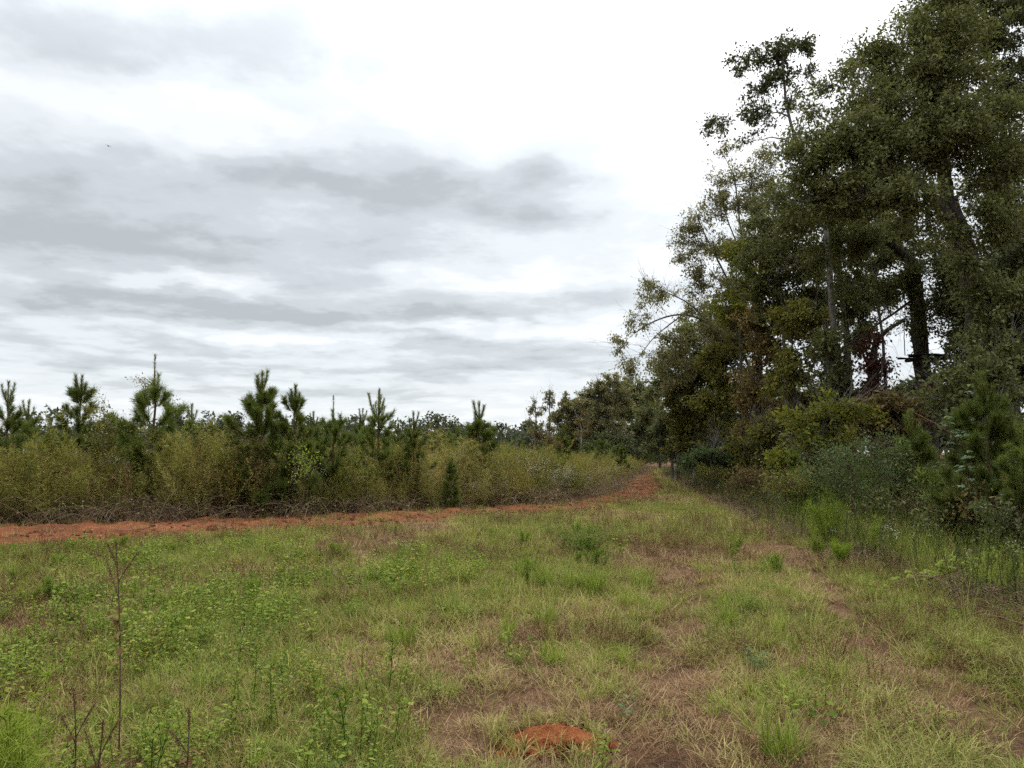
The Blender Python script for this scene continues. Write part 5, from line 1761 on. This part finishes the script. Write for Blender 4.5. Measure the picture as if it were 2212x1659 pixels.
x, y = MOUND_XY[0] + .33 * rr_ * np.cos(aa), MOUND_XY[1] + .25 * rr_ * np.sin(aa)
k = (rr_ > .80) | (rg2.random(n) < .25)
x, y = x[k], y[k]
scatter('mound_grass', 'grass blades growing through the orange mound', [tuft(rg2, 7, .03, .06, .15, .005, (.1, .8), (.1, .5), 3) for _ in range(3)], M['turf'], x, y, rg2.uniform(.7, 1.2, len(x)),
        np.clip(rg2.normal(.4, .25, len(x)), 0, 1), rg2, .2, .03)

# small bare orange earth patch far left in the grass
mb = MB()
gx0 = G(700 / 2.212 * .4629 * 0 + 243, 562)
r_ = np.linspace(0, 1, 10)[:, None]
a_ = np.arange(40)[None] * 2 * math.pi / 40
ex = 1 + .25 * np.sin(2 * a_ + .4) + .15 * np.sin(5 * a_)
mx, my = .42 * r_ * ex * np.cos(a_), .30 * r_ * ex * np.sin(a_)
mz = .05 * (1 - r_ ** 2) * (.6 + .8 * fbm(mx + 9, my, .12, 4)) - .012 + hgt(mx + gx0[0], my + gx0[1]) - float(hgt(*gx0))
i = np.arange(9)[:, None] * 40 + np.arange(40)[None]
k = np.arange(9)[:, None] * 40 + (np.arange(40)[None] + 1) % 40
mb.add(np.stack([mx, my, mz], -1), np.stack([i, i + 40, k + 40, k], -1).reshape(-1, 4))
o = part('earth_patch', mb.mesh('earth_patch', M['mound']))
o.location = (gx0[0], gx0[1], float(hgt(*gx0)))
tag(o, 'small worn patch of orange earth in the grass before the clay strip', 'mound')

# ------------------------------------------------------------------ plank platform on the oak, and a bird
c = P(1997, 771, 23.75)
root = empty('tree_platform', c)
tag(root, 'dark plank platform fixed across the leaf clad oak trunk', 'platform')
M['old_wood'] = bark_mat('old_wood', (.012, .010, .009), (.035, .030, .026), 9.0, .4, 1.0)


def box_mesh(name, sx_, sy_, sz_, mat, rng, jit=.012):
    mb_ = MB()
    nx = 7
    X = np.linspace(-sx_ / 2, sx_ / 2, nx)
    ring = np.array([(-sy_ / 2, -sz_ / 2), (sy_ / 2, -sz_ / 2), (sy_ / 2, sz_ / 2), (-sy_ / 2, sz_ / 2)])
    Vv = np.array([[(x_, a, b) for a, b in ring] for x_ in X]) + rng.normal(0, jit, (nx, 4, 3)) * [.3, .3, 1]
    i_ = np.arange(nx - 1)[:, None] * 4 + np.arange(4)[None]
    k_ = np.arange(nx - 1)[:, None] * 4 + (np.arange(4)[None] + 1) % 4
    mb_.add(Vv, np.concatenate([np.stack([i_, k_, k_ + 4, i_ + 4], -1).reshape(-1, 4), [[3, 2, 1, 0]], [[4 * nx - 4, 4 * nx - 3, 4 * nx - 2, 4 * nx - 1]]]))
    return mb_.mesh(name, mat)


for k, (yy, w_) in enumerate([(-.46, 1.62), (-.30, 1.5), (.34, 1.56)]):
    o = part('plank', box_mesh('plank', w_, .14, .05, M['old_wood'], rp), root)
    o.location = (.02 * k + .08, yy, .0)
for xx in (-.36, .42):
    o = part('bearer', box_mesh('bearer', 1.0, .09, .10, M['old_wood'], rp), root)
    o.location = (xx, -.05, -.08)
    o.rotation_euler = (0, 0, math.pi / 2)
mb = MB()
q0 = P(1955, 768, 23.4)
tube(mb, smooth_path([q0, P(1955, 700, 23.4), P(1952, 640, 23.4), P(1958, 590, 23.5)], 20, rp, .01), np.full(20, .014), 5)
o = part('hanging_vine', mb.mesh('hanging_vine', M['bark'], True, q0))
o.location = q0
tag(o, 'thin dead vine hanging down to the end of the plank platform', 'vine')

mb = MB()
tube(mb, [(-.11, 0, 0), (-.07, 0, .012), (0, 0, .015), (.06, 0, .012), (.10, 0, .004), (.14, 0, 0)], [.004, .02, .03, .026, .016, .004], 8)
pb = P(235, 316, 58)
root = empty('bird', pb, 2.6)
tag(root, 'tiny dark bird flying in the open sky', 'bird')
M['bird'] = bark_mat('feather_dark', (.03, .03, .035), (.06, .06, .065), 30, .1)
part('body', mb.mesh('body', M['bird'], True), root)
for s in (-1, 1):
    mb = MB()
    tpl = np.array([(.05, 0, .015), (.06, .12 * s, .06), (.0, .27 * s, .05), (-.06, .13 * s, .045), (-.05, 0, .012)])
    top_, bot_ = tpl + [0, 0, .004], tpl - [0, 0, .004]
    mb.add(np.concatenate([top_, bot_]), [[0, 1, 3, 4], [9, 8, 6, 5], [0, 5, 6, 1], [1, 6, 7, 2], [2, 7, 8, 3], [3, 8, 9, 4]])
    part('wing', mb.mesh('wing', M['bird']), root)
